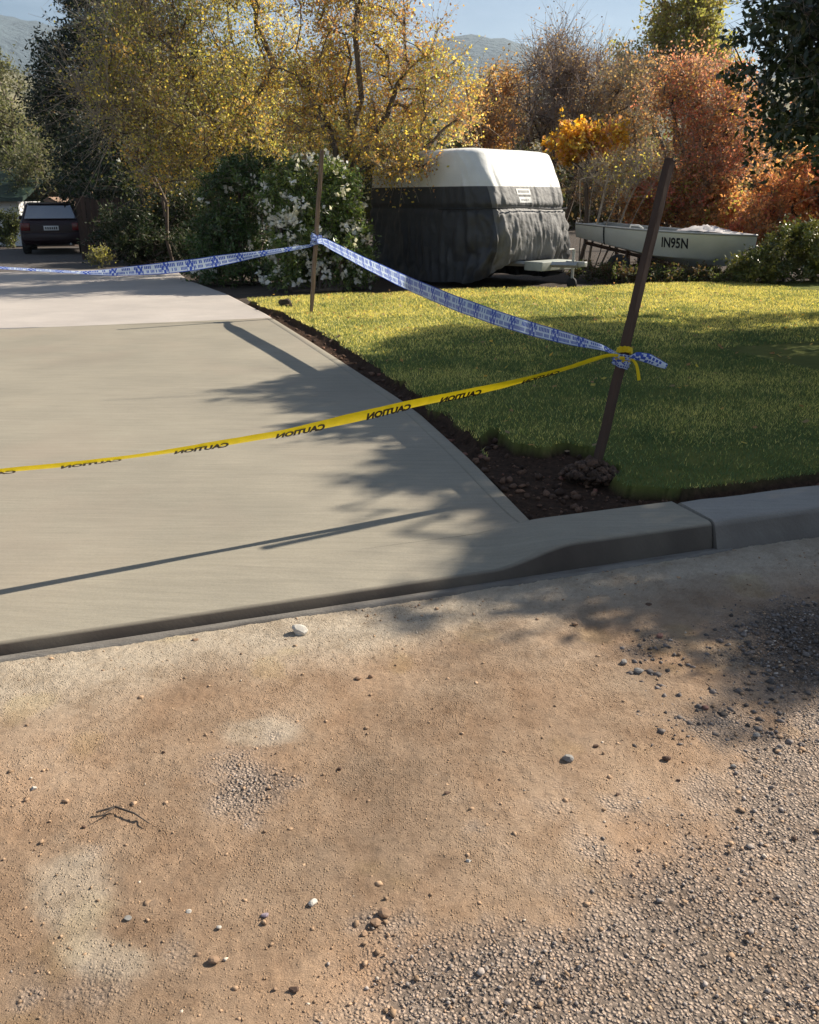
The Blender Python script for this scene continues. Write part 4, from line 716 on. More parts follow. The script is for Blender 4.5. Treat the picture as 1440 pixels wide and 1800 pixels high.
# ------------------------------------------------------------------ barrier tapes
def tapemat(name, print_fn, base, trans):
    m, n, b = newmat(name); out = n.nodes['Material Output']; col = print_fn(n, base)
    t = n.nodes.new('ShaderNodeBsdfTranslucent'); mx = n.nodes.new('ShaderNodeMixShader'); mx.inputs['Fac'].default_value = trans
    if hasattr(col, 'is_linked'): n.links.new(col, b.inputs['Base Color']); n.links.new(col, t.inputs['Color'])
    else: b.inputs['Base Color'].default_value = (*col, 1); t.inputs['Color'].default_value = (*col, 1)
    b.inputs['Roughness'].default_value = 0.32; v = coords(n); bump(n, b, noise(n, v, 45, 3), 0.25, 0.01)
    n.links.new(b.outputs['BSDF'], mx.inputs[1]); n.links.new(t.outputs['BSDF'], mx.inputs[2]); n.links.new(mx.outputs['Shader'], out.inputs['Surface']); return m
def yellow(n, base): return ramp(n, noise(n, coords(n), 25), [(0.3, tuple(x * 0.85 for x in base)), (0.7, base)])
def bluecheck(n, base):
    uvn = n.nodes.new('ShaderNodeUVMap'); uvn.uv_map = 'UVMap'; sep = n.nodes.new('ShaderNodeSeparateXYZ'); n.links.new(uvn.outputs['UV'], sep.inputs['Vector'])
    def mth(op, a, b2=None):
        o = n.nodes.new('ShaderNodeMath'); o.operation = op
        for i, q_ in enumerate((a, b2)):
            if q_ is None: continue
            if hasattr(q_, 'is_linked'): n.links.new(q_, o.inputs[i])
            else: o.inputs[i].default_value = q_
        return o.outputs[0]
    u, v = sep.outputs['X'], sep.outputs['Y']
    # rows of small blocky marks between blue panels, blue on pale
    def marks(freq, v0, v1, seed, thr):
        cell = mth('FLOOR', mth('MULTIPLY', u, freq)); wn = n.nodes.new('ShaderNodeTexWhiteNoise'); wn.noise_dimensions = '1D'; n.links.new(mth('ADD', cell, seed), wn.inputs['W'])
        on = mth('MULTIPLY', mth('GREATER_THAN', wn.outputs['Value'], thr), mth('GREATER_THAN', mth('FRACT', mth('MULTIPLY', u, freq)), 0.34)); row = mth('MULTIPLY', mth('GREATER_THAN', v, v0), mth('LESS_THAN', v, v1)); return mth('MULTIPLY', on, row)
    pan = mth('LESS_THAN', mth('FRACT', mth('MULTIPLY', u, 3.1)), 0.30); ck = mth('MODULO', mth('ADD', mth('FLOOR', mth('MULTIPLY', u, 37.0)), mth('FLOOR', mth('MULTIPLY', v, 3.0))), 2.0)
    f = mth('MAXIMUM', mth('MAXIMUM', marks(46.0, 0.54, 0.84, 0.5, 0.2), marks(60.0, 0.16, 0.42, 9.5, 0.22)), mth('MULTIPLY', pan, ck)); f = mth('MAXIMUM', f, mth('GREATER_THAN', mth('ABSOLUTE', mth('SUBTRACT', v, 0.5)), 0.44))
    return mixc(n, mth('MULTIPLY', f, 0.95), base, (0.015, 0.07, 0.50))
M_yel = tapemat('yellow_tape', yellow, (0.86, 0.66, 0.015), 0.35); M_blu = tapemat('blue_white_tape', bluecheck, (0.62, 0.73, 0.88), 0.45); M_ink = pmat('black_ink', (0.03, 0.018, 0.01), (0.02, 0.012, 0.008), 0.5)
def ribbon(P, wid, ang, side, curl=0.12):
    """P centre line; wid widths; ang twist (0 = face to the camera and upright); returns frame fn and verts"""
    P = np.asarray(P); T = np.gradient(P, axis=0); T /= np.linalg.norm(T, axis=1)[:, None]; up = np.tile([[0, 0, 1.0]], (len(P), 1)); up -= (up * T).sum(1)[:, None] * T; up /= np.linalg.norm(up, axis=1)[:, None]
    nr = np.cross(T, up) * side; W = up * np.cos(ang)[:, None] + nr * np.sin(ang)[:, None]; Nn = np.cross(T, W); Nn *= np.sign((Nn * (np.array([0, 0, EYE]) - P)).sum(1))[:, None]
    m = 7; vv = np.linspace(-0.5, 0.5, m); r = np.random.default_rng(1); s_ = np.concatenate([[0], np.cumsum(np.linalg.norm(np.diff(P, axis=0), axis=1))])
    V = P[:, None] + W[:, None] * (vv[None, :, None] * wid[:, None, None]) - Nn[:, None] * ((vv ** 2)[None, :, None] * wid[:, None, None] * curl * 4 * (0.6 + 0.8 * fbm(s_ * 2, s_ * 0, 3, 2))[:, None, None])
    V = V + Nn[:, None] * 0.003 * (fbm(np.repeat(s_[:, None], m, 1) * 14, np.repeat(vv[None], len(s_), 0) * 5, 9, 3)[..., None] - 0.5)
    uv = np.stack([np.repeat(s_[:, None], m, 1), np.repeat(vv[None] + 0.5, len(P), 0)], -1).reshape(-1, 2)
    return V.reshape(-1, 3), grid_faces(len(P), m), uv, (s_, P, W, Nn, wid)
def resample(P, n):
    P = np.asarray(P); t = np.concatenate([[0], np.cumsum(np.linalg.norm(np.diff(P, axis=0), axis=1))]); q = np.linspace(0, t[-1], n)
    out = np.stack([np.interp(q, t, P[:, i]) for i in range(3)], 1)
    for _ in range(max(2, n // 40)): out[1:-1] = 0.25 * out[:-2] + 0.5 * out[1:-1] + 0.25 * out[2:]
    return out, q
def on_vplane(px, py, A, B):
    n_ = np.array([-(B[1] - A[1]), B[0] - A[0], 0]); d = ray(px, py); o = np.array([0, 0, EYE]); return o + d * (((A - o) @ n_) / (d @ n_))
def text_mesh(txt, size, bold=1.0):
    cu = bpy.data.curves.new('t', 'FONT'); cu.body = txt; cu.size = size; cu.fill_mode = 'FRONT'; cu.resolution_u = 3; cu.offset = 0.006 * size / 0.06 * bold
    o = bpy.data.objects.new('t', cu); C.objects.link(o); dg = bpy.context.evaluated_depsgraph_get(); me = o.evaluated_get(dg).to_mesh()
    V = np.array([v.co[:] for v in me.vertices]); F = [list(p.vertices) for p in me.polygons]; o.evaluated_get(dg).to_mesh_clear(); bpy.data.objects.remove(o); bpy.data.curves.remove(cu); return V, F
def knot(c, ax, rad, mat, seed, parent, name='knot', n=7, hgt=0.07):
    """tape wound several times round a stake: crumpled overlapping loops"""
    r = np.random.default_rng(seed); Vq = []; Fq = []; o = 0; a = np.cross(ax, [0, 1.0, 0]); a /= np.linalg.norm(a); b = np.cross(ax, a); uvs = []
    for i in range(n):
        t0 = r.uniform(-0.5, 0.5) * hgt; tilt = r.normal() * 0.3; ph = r.uniform(0, 6.28); wq = r.uniform(0.018, 0.035); m = 26; rows = 4
        for k in range(m):
            q_ = 2 * math.pi * k / (m - 1) + ph; R_ = rad * (1 + 0.25 * r.uniform(0, 1) + 0.05 * i)
            for j in range(rows):
                Vq.append(c + ax * (t0 + math.sin(q_ + ph) * tilt * rad + (j / (rows - 1) - 0.5) * wq + r.normal() * 0.0015) + (a * math.cos(q_) + b * math.sin(q_)) * (R_ + r.normal() * 0.003)); uvs.append((k * 0.012 + i, j / (rows - 1)))
        for k in range(m - 1):
            for j in range(rows - 1): Fq.append([o + k * rows + j, o + (k + 1) * rows + j, o + (k + 1) * rows + j + 1, o + k * rows + j + 1])
        o += m * rows
    return mobj(name, Vq, Fq, mat, parent=parent, uv=uvs)
def along(st, px, py):
    """point on a stake nearest to the pixel ray"""
    b_, ax, L_ = st; d = ray(px, py); d /= np.linalg.norm(d); o = np.array([0, 0, EYE]); w0 = b_ - o; B_ = ax @ d; t = (B_ * (d @ w0) - ax @ w0) / (1 - B_ * B_); return b_ + ax * t
kR = along(stR, 1093, 624); kL = along(stL, 558, 424)
# yellow tape: runs from the right stake out past the left side of the frame
Yb = np.array([0, 0, EYE]) + ray(0, 830) * 3.34
ypx = [(1078, 622), (1000, 648), (900, 676), (800, 697), (720, 713), (640, 732), (570, 748), (500, 763), (400, 780), (290, 797), (200, 809), (100, 821), (0, 830)]
YP = [kR + [-0.03, -0.03, 0]] + [on_vplane(x, y, kR, Yb) for x, y in ypx]; k4 = A4 + [-0.03, 0, 0.62]; YP += [YP[-1] * (1 - t) + k4 * t + [0, 0, -0.05 * math.sin(math.pi * t)] for t in (0.33, 0.66, 1)]
P, q = resample(YP, 260); Lq = q[-1]
pxx = proj(P)[0]
wid = np.interp(pxx, [-400, 0, 600, 900, 1040, 1090], [0.055, 0.056, 0.068, 0.062, 0.045, 0.018]); ang = np.interp(pxx, [-300, 0, 200, 330, 480, 600, 720, 850, 1000, 1090], [-1.05, -1.06, -1.06, -1.0, -0.80, -0.62, -0.6, -0.75, -0.85, -0.6]) + 0.06 * np.sin(q * 9)
V, F, uv, fr = ribbon(P, wid, ang, 1)
yt = thing('barrier_tape', 'yellow caution tape stretched low across the driveway entrance', 'tape', kR); mobj('ribbon', V, F, M_yel, parent=yt, smooth=True, uv=uv)
TV, TF = text_mesh('CAUTION', 0.043, 0.55); TV[:, 0] *= 1.22; tw_ = TV[:, 0].max() - TV[:, 0].min(); th_ = TV[:, 1].max()
def frame_at(fr, u, v):
    s_, P_, W_, N_, w_ = fr; g = lambda A: np.stack([np.interp(u, s_, A[:, i]) for i in range(3)], 1)
    return g(P_) + g(W_) * (v * np.interp(u, s_, w_))[:, None] + g(N_) * 0.0022
ux = [on_vplane(x, 700, kR, Yb) for x in (745, 590, 425, 235, 870, 985)]
sx, px_ = q, proj(P)[0]
for x0 in (848, 724, 573, 404, 216, 30, 985):
    u0 = float(np.interp(-x0, -px_, q)); txt_u = u0 + (TV[:, 0] - TV[:, 0].min()); vv = (TV[:, 1] / th_ - 0.5) * 0.66 - 0.06
    wc = np.interp(txt_u, q, wid); mobj('lettering', frame_at(fr, txt_u, vv) - 0, TF, M_ink, parent=yt)
knot(kR + stR[1] * 0.012, stR[1], 0.034, M_yel, 5, yt, n=4, hgt=0.04)
p0 = kR + [0.035, -0.04, -0.01]; tl = np.array([p0, p0 + [0.03, -0.005, -0.03], p0 + [0.045, -0.005, -0.08], p0 + [0.055, 0, -0.12]]); Pq, qq = resample(tl, 16); V, F, uv, _ = ribbon(Pq, np.interp(qq, [0, qq[-1]], [0.014, 0.02]), 0 * qq + 0.4, 1); mobj('loose_end', V, F, M_yel, parent=yt, uv=uv)
# blue tape along the lawn
bt = thing('barrier_tape', 'blue and white checked tape running over the lawn between the two stakes', 'tape', kL)
bpx = [(566, 424), (590, 436), (640, 462), (720, 500), (800, 533), (870, 558), (940, 580), (1000, 596), (1060, 611), (1084, 618)]
BP = [kL + [0.01, -0.03, 0]] + [on_vplane(x, y, kL, kR) for x, y in bpx[:-1]] + [kR + [-0.02, -0.02, 0.0]]; P, q = resample(BP, 300); pxx = proj(P)[0]
wid = np.interp(pxx, [560, 575, 700, 1000, 1040, 1090], [0.06, 0.13, 0.14, 0.075, 0.05, 0.02]); ang = np.interp(pxx, [560, 700, 900, 1090], [0.3, 0.15, -0.2, 0.4])
V, F, uv, _ = ribbon(P, wid, ang, 1, 0.05); mobj('ribbon', V, F, M_blu, parent=bt, smooth=True, uv=uv)
knot(kL + stL[1] * 0.02, stL[1], 0.05, M_blu, 6, bt, n=8, hgt=0.15); knot(kR - stR[1] * 0.03, stR[1], 0.034, M_blu, 7, bt, n=6, hgt=0.06)
p0 = kR + [0.03, -0.045, -0.005]; tl = np.array([p0, p0 + [0.04, -0.01, 0.006], p0 + [0.10, -0.015, -0.008], p0 + [0.16, -0.01, -0.035], p0 + [0.20, -0.005, -0.05]]); Pq, qq = resample(tl, 40)
V, F, uv, _ = ribbon(Pq, np.interp(qq, [0, .03, .09, .16, .22], [0.02, 0.045, 0.055, 0.045, 0.03]) , 0.25 + 0 * qq, 1, 0.25); mobj('loose_end', V, F, M_blu, parent=bt, smooth=True, uv=uv)
# blue tape across the old driveway
ct = thing('barrier_tape', 'sagging blue and white tape crossing the driveway beyond the fresh concrete', 'tape', kL)
k3 = A3 + [0.03, 0, 0.86]; cpx = [(548, 431), (480, 442), (420, 452), (350, 464), (280, 472), (200, 478), (150, 479), (80, 475), (0, 470)]
CPts = [kL + [-0.01, -0.03, -0.03]] + [on_vplane(x, y, kL, k3) for x, y in cpx] + [k3]; P, q = resample(CPts, 240); pxx = proj(P)[0]
wid = np.interp(pxx, [-80, 0, 150, 200, 300, 380, 450, 555], [0.1, 0.07, 0.06, 0.10, 0.15, 0.14, 0.09, 0.06]); ang = np.interp(pxx, [-80, 0, 130, 220, 400, 470, 555], [1.2, 1.2, 1.1, 0.3, 0.15, 0.7, 1.0])
V, F, uv, _ = ribbon(P, wid, ang, 1, 0.05); mobj('ribbon', V, F, M_blu, parent=ct, smooth=True, uv=uv)

# ------------------------------------------------------------------ covered caravan
ca = R(47); cf = np.array([math.cos(ca), -math.sin(ca), 0]); cn = np.array([-math.sin(ca), -math.cos(ca), 0]); CL, CWd = 3.7, 2.45
C0 = onz(868, 512, 0.06); cc0 = C0 - cn * CWd / 2 - cf * CL / 2; cc0[2] = 0.06
def cv_pt(th, z):
    """closed plan outline (rounded rectangle) at height z, local l along length, w across (+ = camera side)"""
    H = 2.40; n_ = 8.0; c_, s_ = np.cos(th), np.sin(th)
    top = np.clip((z - 1.75) / (H - 1.75), 0, 1); sh = np.sqrt(np.clip(1 - (top ** 2.6), 0, 1)) * 0.16 + 0.84
    k = (np.abs(c_) ** n_ + np.abs(s_) ** n_) ** (-1 / n_); l = k * c_ * CL / 2; w_ = k * s_ * CWd / 2 * (0.90 + 0.10 * sh / 1.0)
    front = sstep(0.2, 1.0, l / (CL / 2)); bulge = -0.62 * np.clip((z - 0.9) / 1.5, 0, 1) ** 1.5 - 0.22 * np.clip((0.7 - z) / 0.6, 0, 1) ** 1.3
    l = l + front * bulge; backe = sstep(0.2, 1.0, -l / (CL / 2)); l = l + backe * 0.25 * np.clip((z - 1.3) / 1.1, 0, 1) ** 2
    return l, w_
CVR = {}
def cv_mesh(zs, capped, hem=None, TH=None, Zg=None, off=0.0):
    nth = 320; th = np.linspace(0, 2 * np.pi, nth, endpoint=False); V = []; free = TH is not None; TH, Z = (TH, Zg) if free else np.meshgrid(th, zs)
    if hem is not None:   # raise the hem over the drawbar at the front
        lo, hi = zs[0], zs[-1]; fr_ = sstep(0.55, 0.95, np.cos(TH)); zb = lo + fr_ * (0.50 - lo) + 0.05 * (fbm(TH * 6, 0 * TH, 4, 3) - 0.5); Z = zb + (Z - lo) / (hi - lo) * (hi - zb)
    l, w_ = cv_pt(TH, Z)
    slack = np.clip((1.9 - Z) / 1.4, 0, 1); corner = np.exp(-((np.abs(np.cos(TH)) - np.abs(np.sin(TH))) / 0.35) ** 2)
    fold = (np.abs(fbm(TH * 9, Z * 1.1, 14, 4, 0.6) - 0.5) * 1.7 - 0.25) * 0.26 * (0.14 + slack) * (0.6 + 1.2 * corner) + (fbm(TH * 26 + 2 * fbm(TH * 3, Z * 2, 8, 2), Z * 1.6, 81, 3, 0.55) - 0.5) * 0.055 * slack
    sag = 0.05 * np.exp(-((Z - 1.42) / 0.05) ** 2); ln = np.sqrt((l / (CL / 2)) ** 2 + (w_ / (CWd / 2)) ** 2) + 1e-6
    nl, nw = l / (CL / 2), w_ / (CWd / 2); nl, nw = np.sign(nl) * np.abs(nl) ** 7, np.sign(nw) * np.abs(nw) ** 7; nn_ = np.sqrt(nl ** 2 + nw ** 2) + 1e-6; nl /= nn_; nw /= nn_
    l = l + nl * (fold - sag + off); w_ = w_ + nw * (fold - sag + off); V = cc0 + l[..., None] * cf + w_[..., None] * cn; V[..., 2] = Z + 0.06
    if free: return V
    nr = len(zs); i = np.arange(nr - 1)[:, None] * nth; j = np.arange(nth)[None]; F = np.stack([i + j, i + (j + 1) % nth, i + nth + (j + 1) % nth, i + nth + j], -1).reshape(-1, 4).tolist(); V = V.reshape(-1, 3)
    if capped:   # roof: shrink the last ring inwards with a slight crown
        last = V[-nth:]; cen = last.mean(0); base_i = len(V) - nth
        for q_, (sc, dz) in enumerate(((0.97, 0.035), (0.9, 0.06), (0.7, 0.085), (0.4, 0.10), (0.1, 0.105))):
            ring = cen + (last - cen) * sc; ring[:, 2] = last[:, 2] + dz + 0.02 * (fbm(ring[:, 0] * 2, ring[:, 1] * 2, 3, 3) - 0.5); o = len(V); V = np.concatenate([V, ring]); F += [[(base_i if q_ == 0 else o - nth) + k, (base_i if q_ == 0 else o - nth) + (k + 1) % nth, o + (k + 1) % nth, o + k] for k in range(nth)]
        F.append([len(V) - nth + k for k in range(nth)])
    return V, F
M_white = pmat('white_cover', (0.80, 0.80, 0.78), (0.70, 0.70, 0.68), 0.6, 3, bmp=0.3, bscale=14, bdist=0.02)
M_char = pmat('charcoal_cover', (0.055, 0.056, 0.062), (0.038, 0.039, 0.044), 0.6, 3, bmp=0.5, bscale=12, bdist=0.03)
cvn = thing('caravan', 'caravan under a loose white-topped charcoal cover on the lawn edge', 'caravan', cc0)
V, F = cv_mesh(np.linspace(0.08, 1.80, 60), False, True); thq = np.arange(320) * 2 * np.pi / 320; thq = np.where(thq > np.pi, thq - 2 * np.pi, thq); fpan = [i % 320 for i in range(len(F))]; isf = [(-0.80 < thq[i] < 0.74) for i in fpan]
mobj('cover_skirt', V, [f for f, q_ in zip(F, isf) if not q_], M_char, parent=cvn, smooth=True); mobj('front_panel', V, [f for f, q_ in zip(F, isf) if q_], pmat('grey_cover', (0.20, 0.195, 0.195), (0.145, 0.14, 0.142), 0.65, 4, bmp=0.5, bscale=12, bdist=0.03), parent=cvn, smooth=True)
V, F = cv_mesh(np.concatenate([np.linspace(1.80, 2.1, 10)[:], np.linspace(2.13, 2.385, 12)]), True); mobj('cover_top', V, F, M_white, parent=cvn, smooth=True)
thh = np.linspace(-1.25, 1.35, 90); l, w_ = cv_pt(thh, 1.42 + 0 * thh); pts = cc0 + np.outer(l + 0.012 * np.cos(thh), cf) + np.outer(w_ + 0.012 * np.sin(thh), cn) + [0, 0, 1.42]; pts[:, 2] += 0.02 * np.sin(thh * 4)
m = MB(); m.tube(pts, 0.014, 5); m.obj('cover_strap', pmat('strap', (0.015, 0.015, 0.017)), parent=cvn)
def front_patch(name, w0, w1, z0, z1, mat, off=0.006, parent=None):
    W2, Z2 = np.meshgrid(np.linspace(w0, w1, 10), np.linspace(z0, z1, 5)); return mobj(name, cv_mesh(None, False, TH=np.arctan(W2 / (CWd / 2)), Zg=Z2, off=off).reshape(-1, 3), grid_faces(5, 10), mat, parent=parent or cvn)
M_lab = pmat('label_white', (0.75, 0.75, 0.74), (0.68, 0.68, 0.67)); M_grey = pmat('label_grey', (0.25, 0.25, 0.26))
lb = front_patch('label_patch', 0.02, 0.40, 1.66, 1.765, M_lab); lb2 = front_patch('label_patch', 0.05, 0.38, 1.52, 1.62, M_lab)
front_patch('print', 0.06, 0.36, 1.695, 1.735, M_grey, 0.009, lb); front_patch('print', 0.10, 0.33, 1.555, 1.585, M_grey, 0.009, lb2)
# running gear
M_galv = pmat('galvanised_steel', (0.45, 0.46, 0.46), (0.33, 0.34, 0.34), 0.5, 10, metal=0.35); M_tyre = pmat('tyre_rubber', (0.03, 0.03, 0.03), (0.02, 0.02, 0.02), 0.8); M_rim = pmat('steel_rim', (0.5, 0.5, 0.5), rough=0.4, metal=0.5)
def L2W(l, w_, z): return cc0 + cf * l + cn * w_ + np.array([0, 0, z])
m = MB()
for sg in (-1, 1): m.tube([L2W(CL / 2 - 0.9, 0.75 * sg, 0.45), L2W(CL / 2 + 0.95, 0.05 * sg, 0.45)], 0.05, 4)
m.obj('drawbar', M_galv, parent=cvn)
Mr = np.stack([cf, cn, [0, 0, 1]], 1); m = MB(); m.box(L2W(CL / 2 + 0.30, 0.0, 0.42), (0.42, 1.0, 0.16), Mr); m.obj('gas_bottle_tray', pmat('tray_paint', (0.42, 0.44, 0.40), (0.32, 0.34, 0.31), 0.6, 6), parent=cvn, bevel=0.012)
m = MB(); m.tube([L2W(CL / 2 + 0.75, -0.1, 0.2), L2W(CL / 2 + 0.75, -0.1, 0.72)], 0.028, 8); m.tube([L2W(CL / 2 + 0.75, -0.1, 0.72), L2W(CL / 2 + 0.75, 0.05, 0.72)], 0.01, 6); jk = m.obj('jockey_post', M_galv, parent=cvn)
m = MB(); m.lathe(L2W(CL / 2 + 0.75, -0.13, 0.11), cn, [(0, 0.06), (0.01, 0.105), (0.05, 0.105), (0.06, 0.06)], 16); m.obj('jockey_wheel', M_tyre, parent=cvn)
m = MB(); m.box(L2W(CL / 2 + 1.0, 0, 0.47), (0.22, 0.09, 0.09), Mr); m.obj('coupling', M_galv, parent=cvn, bevel=0.01)
for sg in (-1, 1):
    m = MB(); m.lathe(L2W(-0.3, 0.86 * sg, 0.33), cn * sg, [(-0.09, 0.2), (-0.09, 0.31), (-0.05, 0.335), (0.07, 0.335), (0.1, 0.31), (0.1, 0.2)], 24); wh = m.obj('wheel', M_tyre, parent=cvn, smooth=True)
    m = MB(); m.lathe(L2W(-0.3, 0.86 * sg, 0.33), cn * sg, [(0.02, 0.2), (0.06, 0.2), (0.08, 0.08), (0.085, 0.02)], 20); m.obj('rim', M_rim, parent=wh)

# ------------------------------------------------------------------ dinghy on its trailer
Bs = ony(1021, 393, 18.9); Bb = ony(1330, 424, 17.2); Bs[2] += -0.0; fx = Bb - Bs; BL = np.linalg.norm(fx); fx /= BL; ncam = np.array([fx[1], -fx[0], 0]); ncam /= np.linalg.norm(ncam); ncam = ncam if ncam[1] < 0 else -ncam; bu = np.cross(fx, ncam); bu = bu if bu[2] > 0 else -bu
# Bs, Bb: near-side gunwale at the stern and the stem head
BW = 1.36
def hull(t, f):
    """t 0 stern..1 bow; f 0 gunwale .. 0.55 chine .. 1 keel (camera-side half; y across from centre line)"""
    half = BW / 2 * np.clip(1 - np.clip((t - 0.42) / 0.58, 0, 1) ** 2.3, 0.0, 1) * (0.94 + 0.06 * np.clip(t * 3, 0, 1)); ch = half * np.interp(t, [0, 0.6, 1], [0.86, 0.78, 0.3])
    zg = 0.0 + 0.10 * t ** 2; zc_ = np.interp(t, [0, 0.3, 0.5, 0.8, 1], [-0.27, -0.38, -0.45, -0.42, -0.12]); zk = np.interp(t, [0, 0.3, 0.55, 0.75, 0.9, 1], [-0.33, -0.48, -0.62, -0.64, -0.48, -0.02])
    y = np.where(f < 0.55, half + (ch - half) * (f / 0.55) ** 1.5, ch * (1 - (f - 0.55) / 0.45)); z = np.where(f < 0.55, zg + (zc_ - zg) * f / 0.55, zc_ + (zk - zc_) * ((f - 0.55) / 0.45))
    y = y + 0.007 * (np.abs((f * 11) % 1 - 0.5) < 0.16) * (f < 0.52) * (half > 0.12)
    return y, z
mid = Bs - ncam * BW / 2 * 0.94
def bpt(t, y, z): t = np.asarray(t, float); return mid + np.multiply.outer(t * BL, fx) + np.multiply.outer(np.asarray(y, float), ncam) + np.multiply.outer(np.asarray(z, float) - 0.10 * 0, bu)
# keep the stem head on the near gunwale line
fx = (Bb - mid); BL = np.linalg.norm(fx); fx /= BL; ncam = np.array([fx[1], -fx[0], 0]); ncam /= np.linalg.norm(ncam); ncam = ncam if ncam[1] < 0 else -ncam; bu = np.cross(fx, ncam); bu = bu if bu[2] > 0 else -bu
M_alu = pmat('painted_aluminium', (0.70, 0.72, 0.70), (0.60, 0.63, 0.61), 0.42, 3, metal=0.05, bmp=0.15, bscale=6, bdist=0.02); M_aluin = pmat('hull_inside', (0.34, 0.36, 0.36), rough=0.6)
gb = np.array([*(mid + fx * BL * 0.45)[:2], 0.08]); boat = thing('dinghy', 'pale grey aluminium dinghy with registration letters, resting bow-low on a trailer', 'boat', gb)
tt = np.linspace(0, 1, 70); ff = np.linspace(0, 1, 34); Tm, Fm = np.meshgrid(tt, ff, indexing='ij'); y, z = hull(Tm, Fm); V1 = bpt(Tm, y, z); V2 = bpt(Tm, -y, z)
m = MB(); m.add(V1.reshape(-1, 3), grid_faces(70, 34).tolist()); m.add(V2.reshape(-1, 3), grid_faces(70, 34).tolist())
ring = np.concatenate([V1[0], V2[0][::-1]]); m.add(ring, [list(range(len(ring)))]); m.obj('hull', M_alu, parent=boat, smooth=True).data.set_sharp_from_angle(angle=R(30))
yi, zi = hull(Tm[:, :20], Fm[:, :20]); m = MB()
for sg in (1, -1): m.add(bpt(Tm[:, :20], sg * np.clip(yi - 0.02, 0, None), zi + 0.004).reshape(-1, 3), grid_faces(70, 20).tolist())
a = bpt(tt, np.clip(yi[:, -1] - 0.02, 0, None), zi[:, -1]); b = bpt(tt, -np.clip(yi[:, -1] - 0.02, 0, None), zi[:, -1]); m.add(np.stack([a, b], 1).reshape(-1, 3), grid_faces(70, 2).tolist()); m.obj('inner_skin', M_aluin, parent=boat)
yg, zg = hull(tt, 0 * tt)
for sg in (1, -1):
    m = MB(); m.tube(bpt(tt, sg * yg, zg + 0.005), 0.02, 8); m.obj('gunwale_rail', M_galv, parent=boat, smooth=True)
for t0 in (0.2, 0.5):
    m = MB(); hw = hull(np.array([t0]), np.array([0.2]))[0][0]; m.add([*bpt([t0 - .04] * 2, [hw - .02, -hw + .02], [-.12] * 2), *bpt([t0 + .04] * 2, [-hw + .02, hw - .02], [-.12] * 2), *bpt([t0 - .04] * 2, [hw - .02, -hw + .02], [-.15] * 2), *bpt([t0 + .04] * 2, [-hw + .02, hw - .02], [-.15] * 2)], [[0, 1, 2, 3], [7, 6, 5, 4], [0, 4, 5, 1], [2, 6, 7, 3], [1, 5, 6, 2], [3, 7, 4, 0]]); m.obj('bench_seat', M_aluin, parent=boat)
td = np.linspace(0.74, 0.995, 24); yd, zd = hull(td, 0 * td); vv = np.linspace(-1, 1, 9); Vd = np.stack([bpt(td, yd * v_, zd + 0.02 + 0.06 * (1 - v_ ** 2) * (yd / (yd.max()))) for v_ in vv], 1)
mobj('foredeck', Vd.reshape(-1, 3), grid_faces(24, 9), pmat('white_deck', (0.62, 0.60, 0.58), (0.5, 0.48, 0.46), 0.5, 5), parent=boat, smooth=True)
r = np.random.default_rng(3); tcv = np.linspace(0.60, 0.84, 26); ycv, zcv = hull(tcv, 0 * tcv); vv = np.linspace(-0.95, 0.95, 18); Tc, Vc = np.meshgrid(tcv, vv, indexing='ij'); Vt = bpt(Tc, ycv[:, None] * Vc, zcv[:, None] + 0.035 + (0.16 * fbm(Tc * 26, Vc * 4, 5, 4, 0.6)) * (1 - np.abs(Vc) ** 4) * np.sin(np.pi * (Tc - 0.60) / 0.24) ** 0.5)
tp = mobj('tarpaulin', Vt.reshape(-1, 3), grid_faces(26, 18), pmat('silver_tarp', (0.60, 0.56, 0.56), (0.42, 0.39, 0.40), 0.5, 8), base=bpt(0.72, 0, 0), smooth=True); tag(tp, 'crumpled pale tarpaulin bundled on the dinghy bow', 'tarpaulin')
m = MB(); m.tube([bpt(0.30, .30, 0.0), bpt(0.31, .34, 0.07), bpt(0.36, .36, 0.08), bpt(0.39, .36, 0.03)], 0.018, 8); m.obj('oar_handle', M_lab, parent=boat, smooth=True)
fs = np.linspace(0, 0.6, 14); y, z = hull(0 * fs + 0.19, fs); m = MB(); m.tube(bpt(0 * fs + 0.19, y + 0.006, z), 0.016, 4); m.obj('tie_strap', pmat('dark_strap', (0.03, 0.03, 0.035)), parent=boat)
TV, TF = text_mesh('IN95N', 0.185, 0.25)
for ch_shift in (0,):
    tx = TV[:, 0] - TV[:, 0].min(); tx = tx * 1.0; t_ = 0.545 + tx / BL; f_ = 0.33 - (TV[:, 1] / TV[:, 1].max()) * 0.22; y, z = hull(t_, f_); mobj('registration_letters', bpt(t_, y + 0.009, z), TF, pmat('navy_letters', (0.01, 0.012, 0.03)), parent=boat)
# trailer
wl = mid + fx * BL * 0.32; tr = thing('boat_trailer', 'low dark metal boat trailer beneath the grey dinghy', 'trailer', [wl[0], wl[1], 0.07])
hx = np.array([fx[0], fx[1], 0]); hx /= np.linalg.norm(hx); nn = np.array([ncam[0], ncam[1], 0]); M_rust = pmat('rusty_steel', (0.16, 0.09, 0.06), (0.08, 0.05, 0.04), 0.8, 9)
def keel_z(t): return bpt(np.array([t]), np.array([0.0]), np.array([hull(np.array([t]), np.array([1.0]))[1][0]]))[0]
k1, k2 = keel_z(0.05), keel_z(0.78); m = MB()
for sg in (-1, 1): m.tube([k1 + nn * 0.42 * sg - [0, 0, .02], k2 + nn * 0.18 * sg - [0, 0, 0.07], k2 + hx * 0.9 - [0, 0, 0.16]], 0.035, 4)
m.tube([k1 + hx * .9 + nn * .5 - [0, 0, .06], k1 + hx * .9 - nn * .5 - [0, 0, .06]], 0.03, 4); m.obj('frame', M_rust, parent=tr)
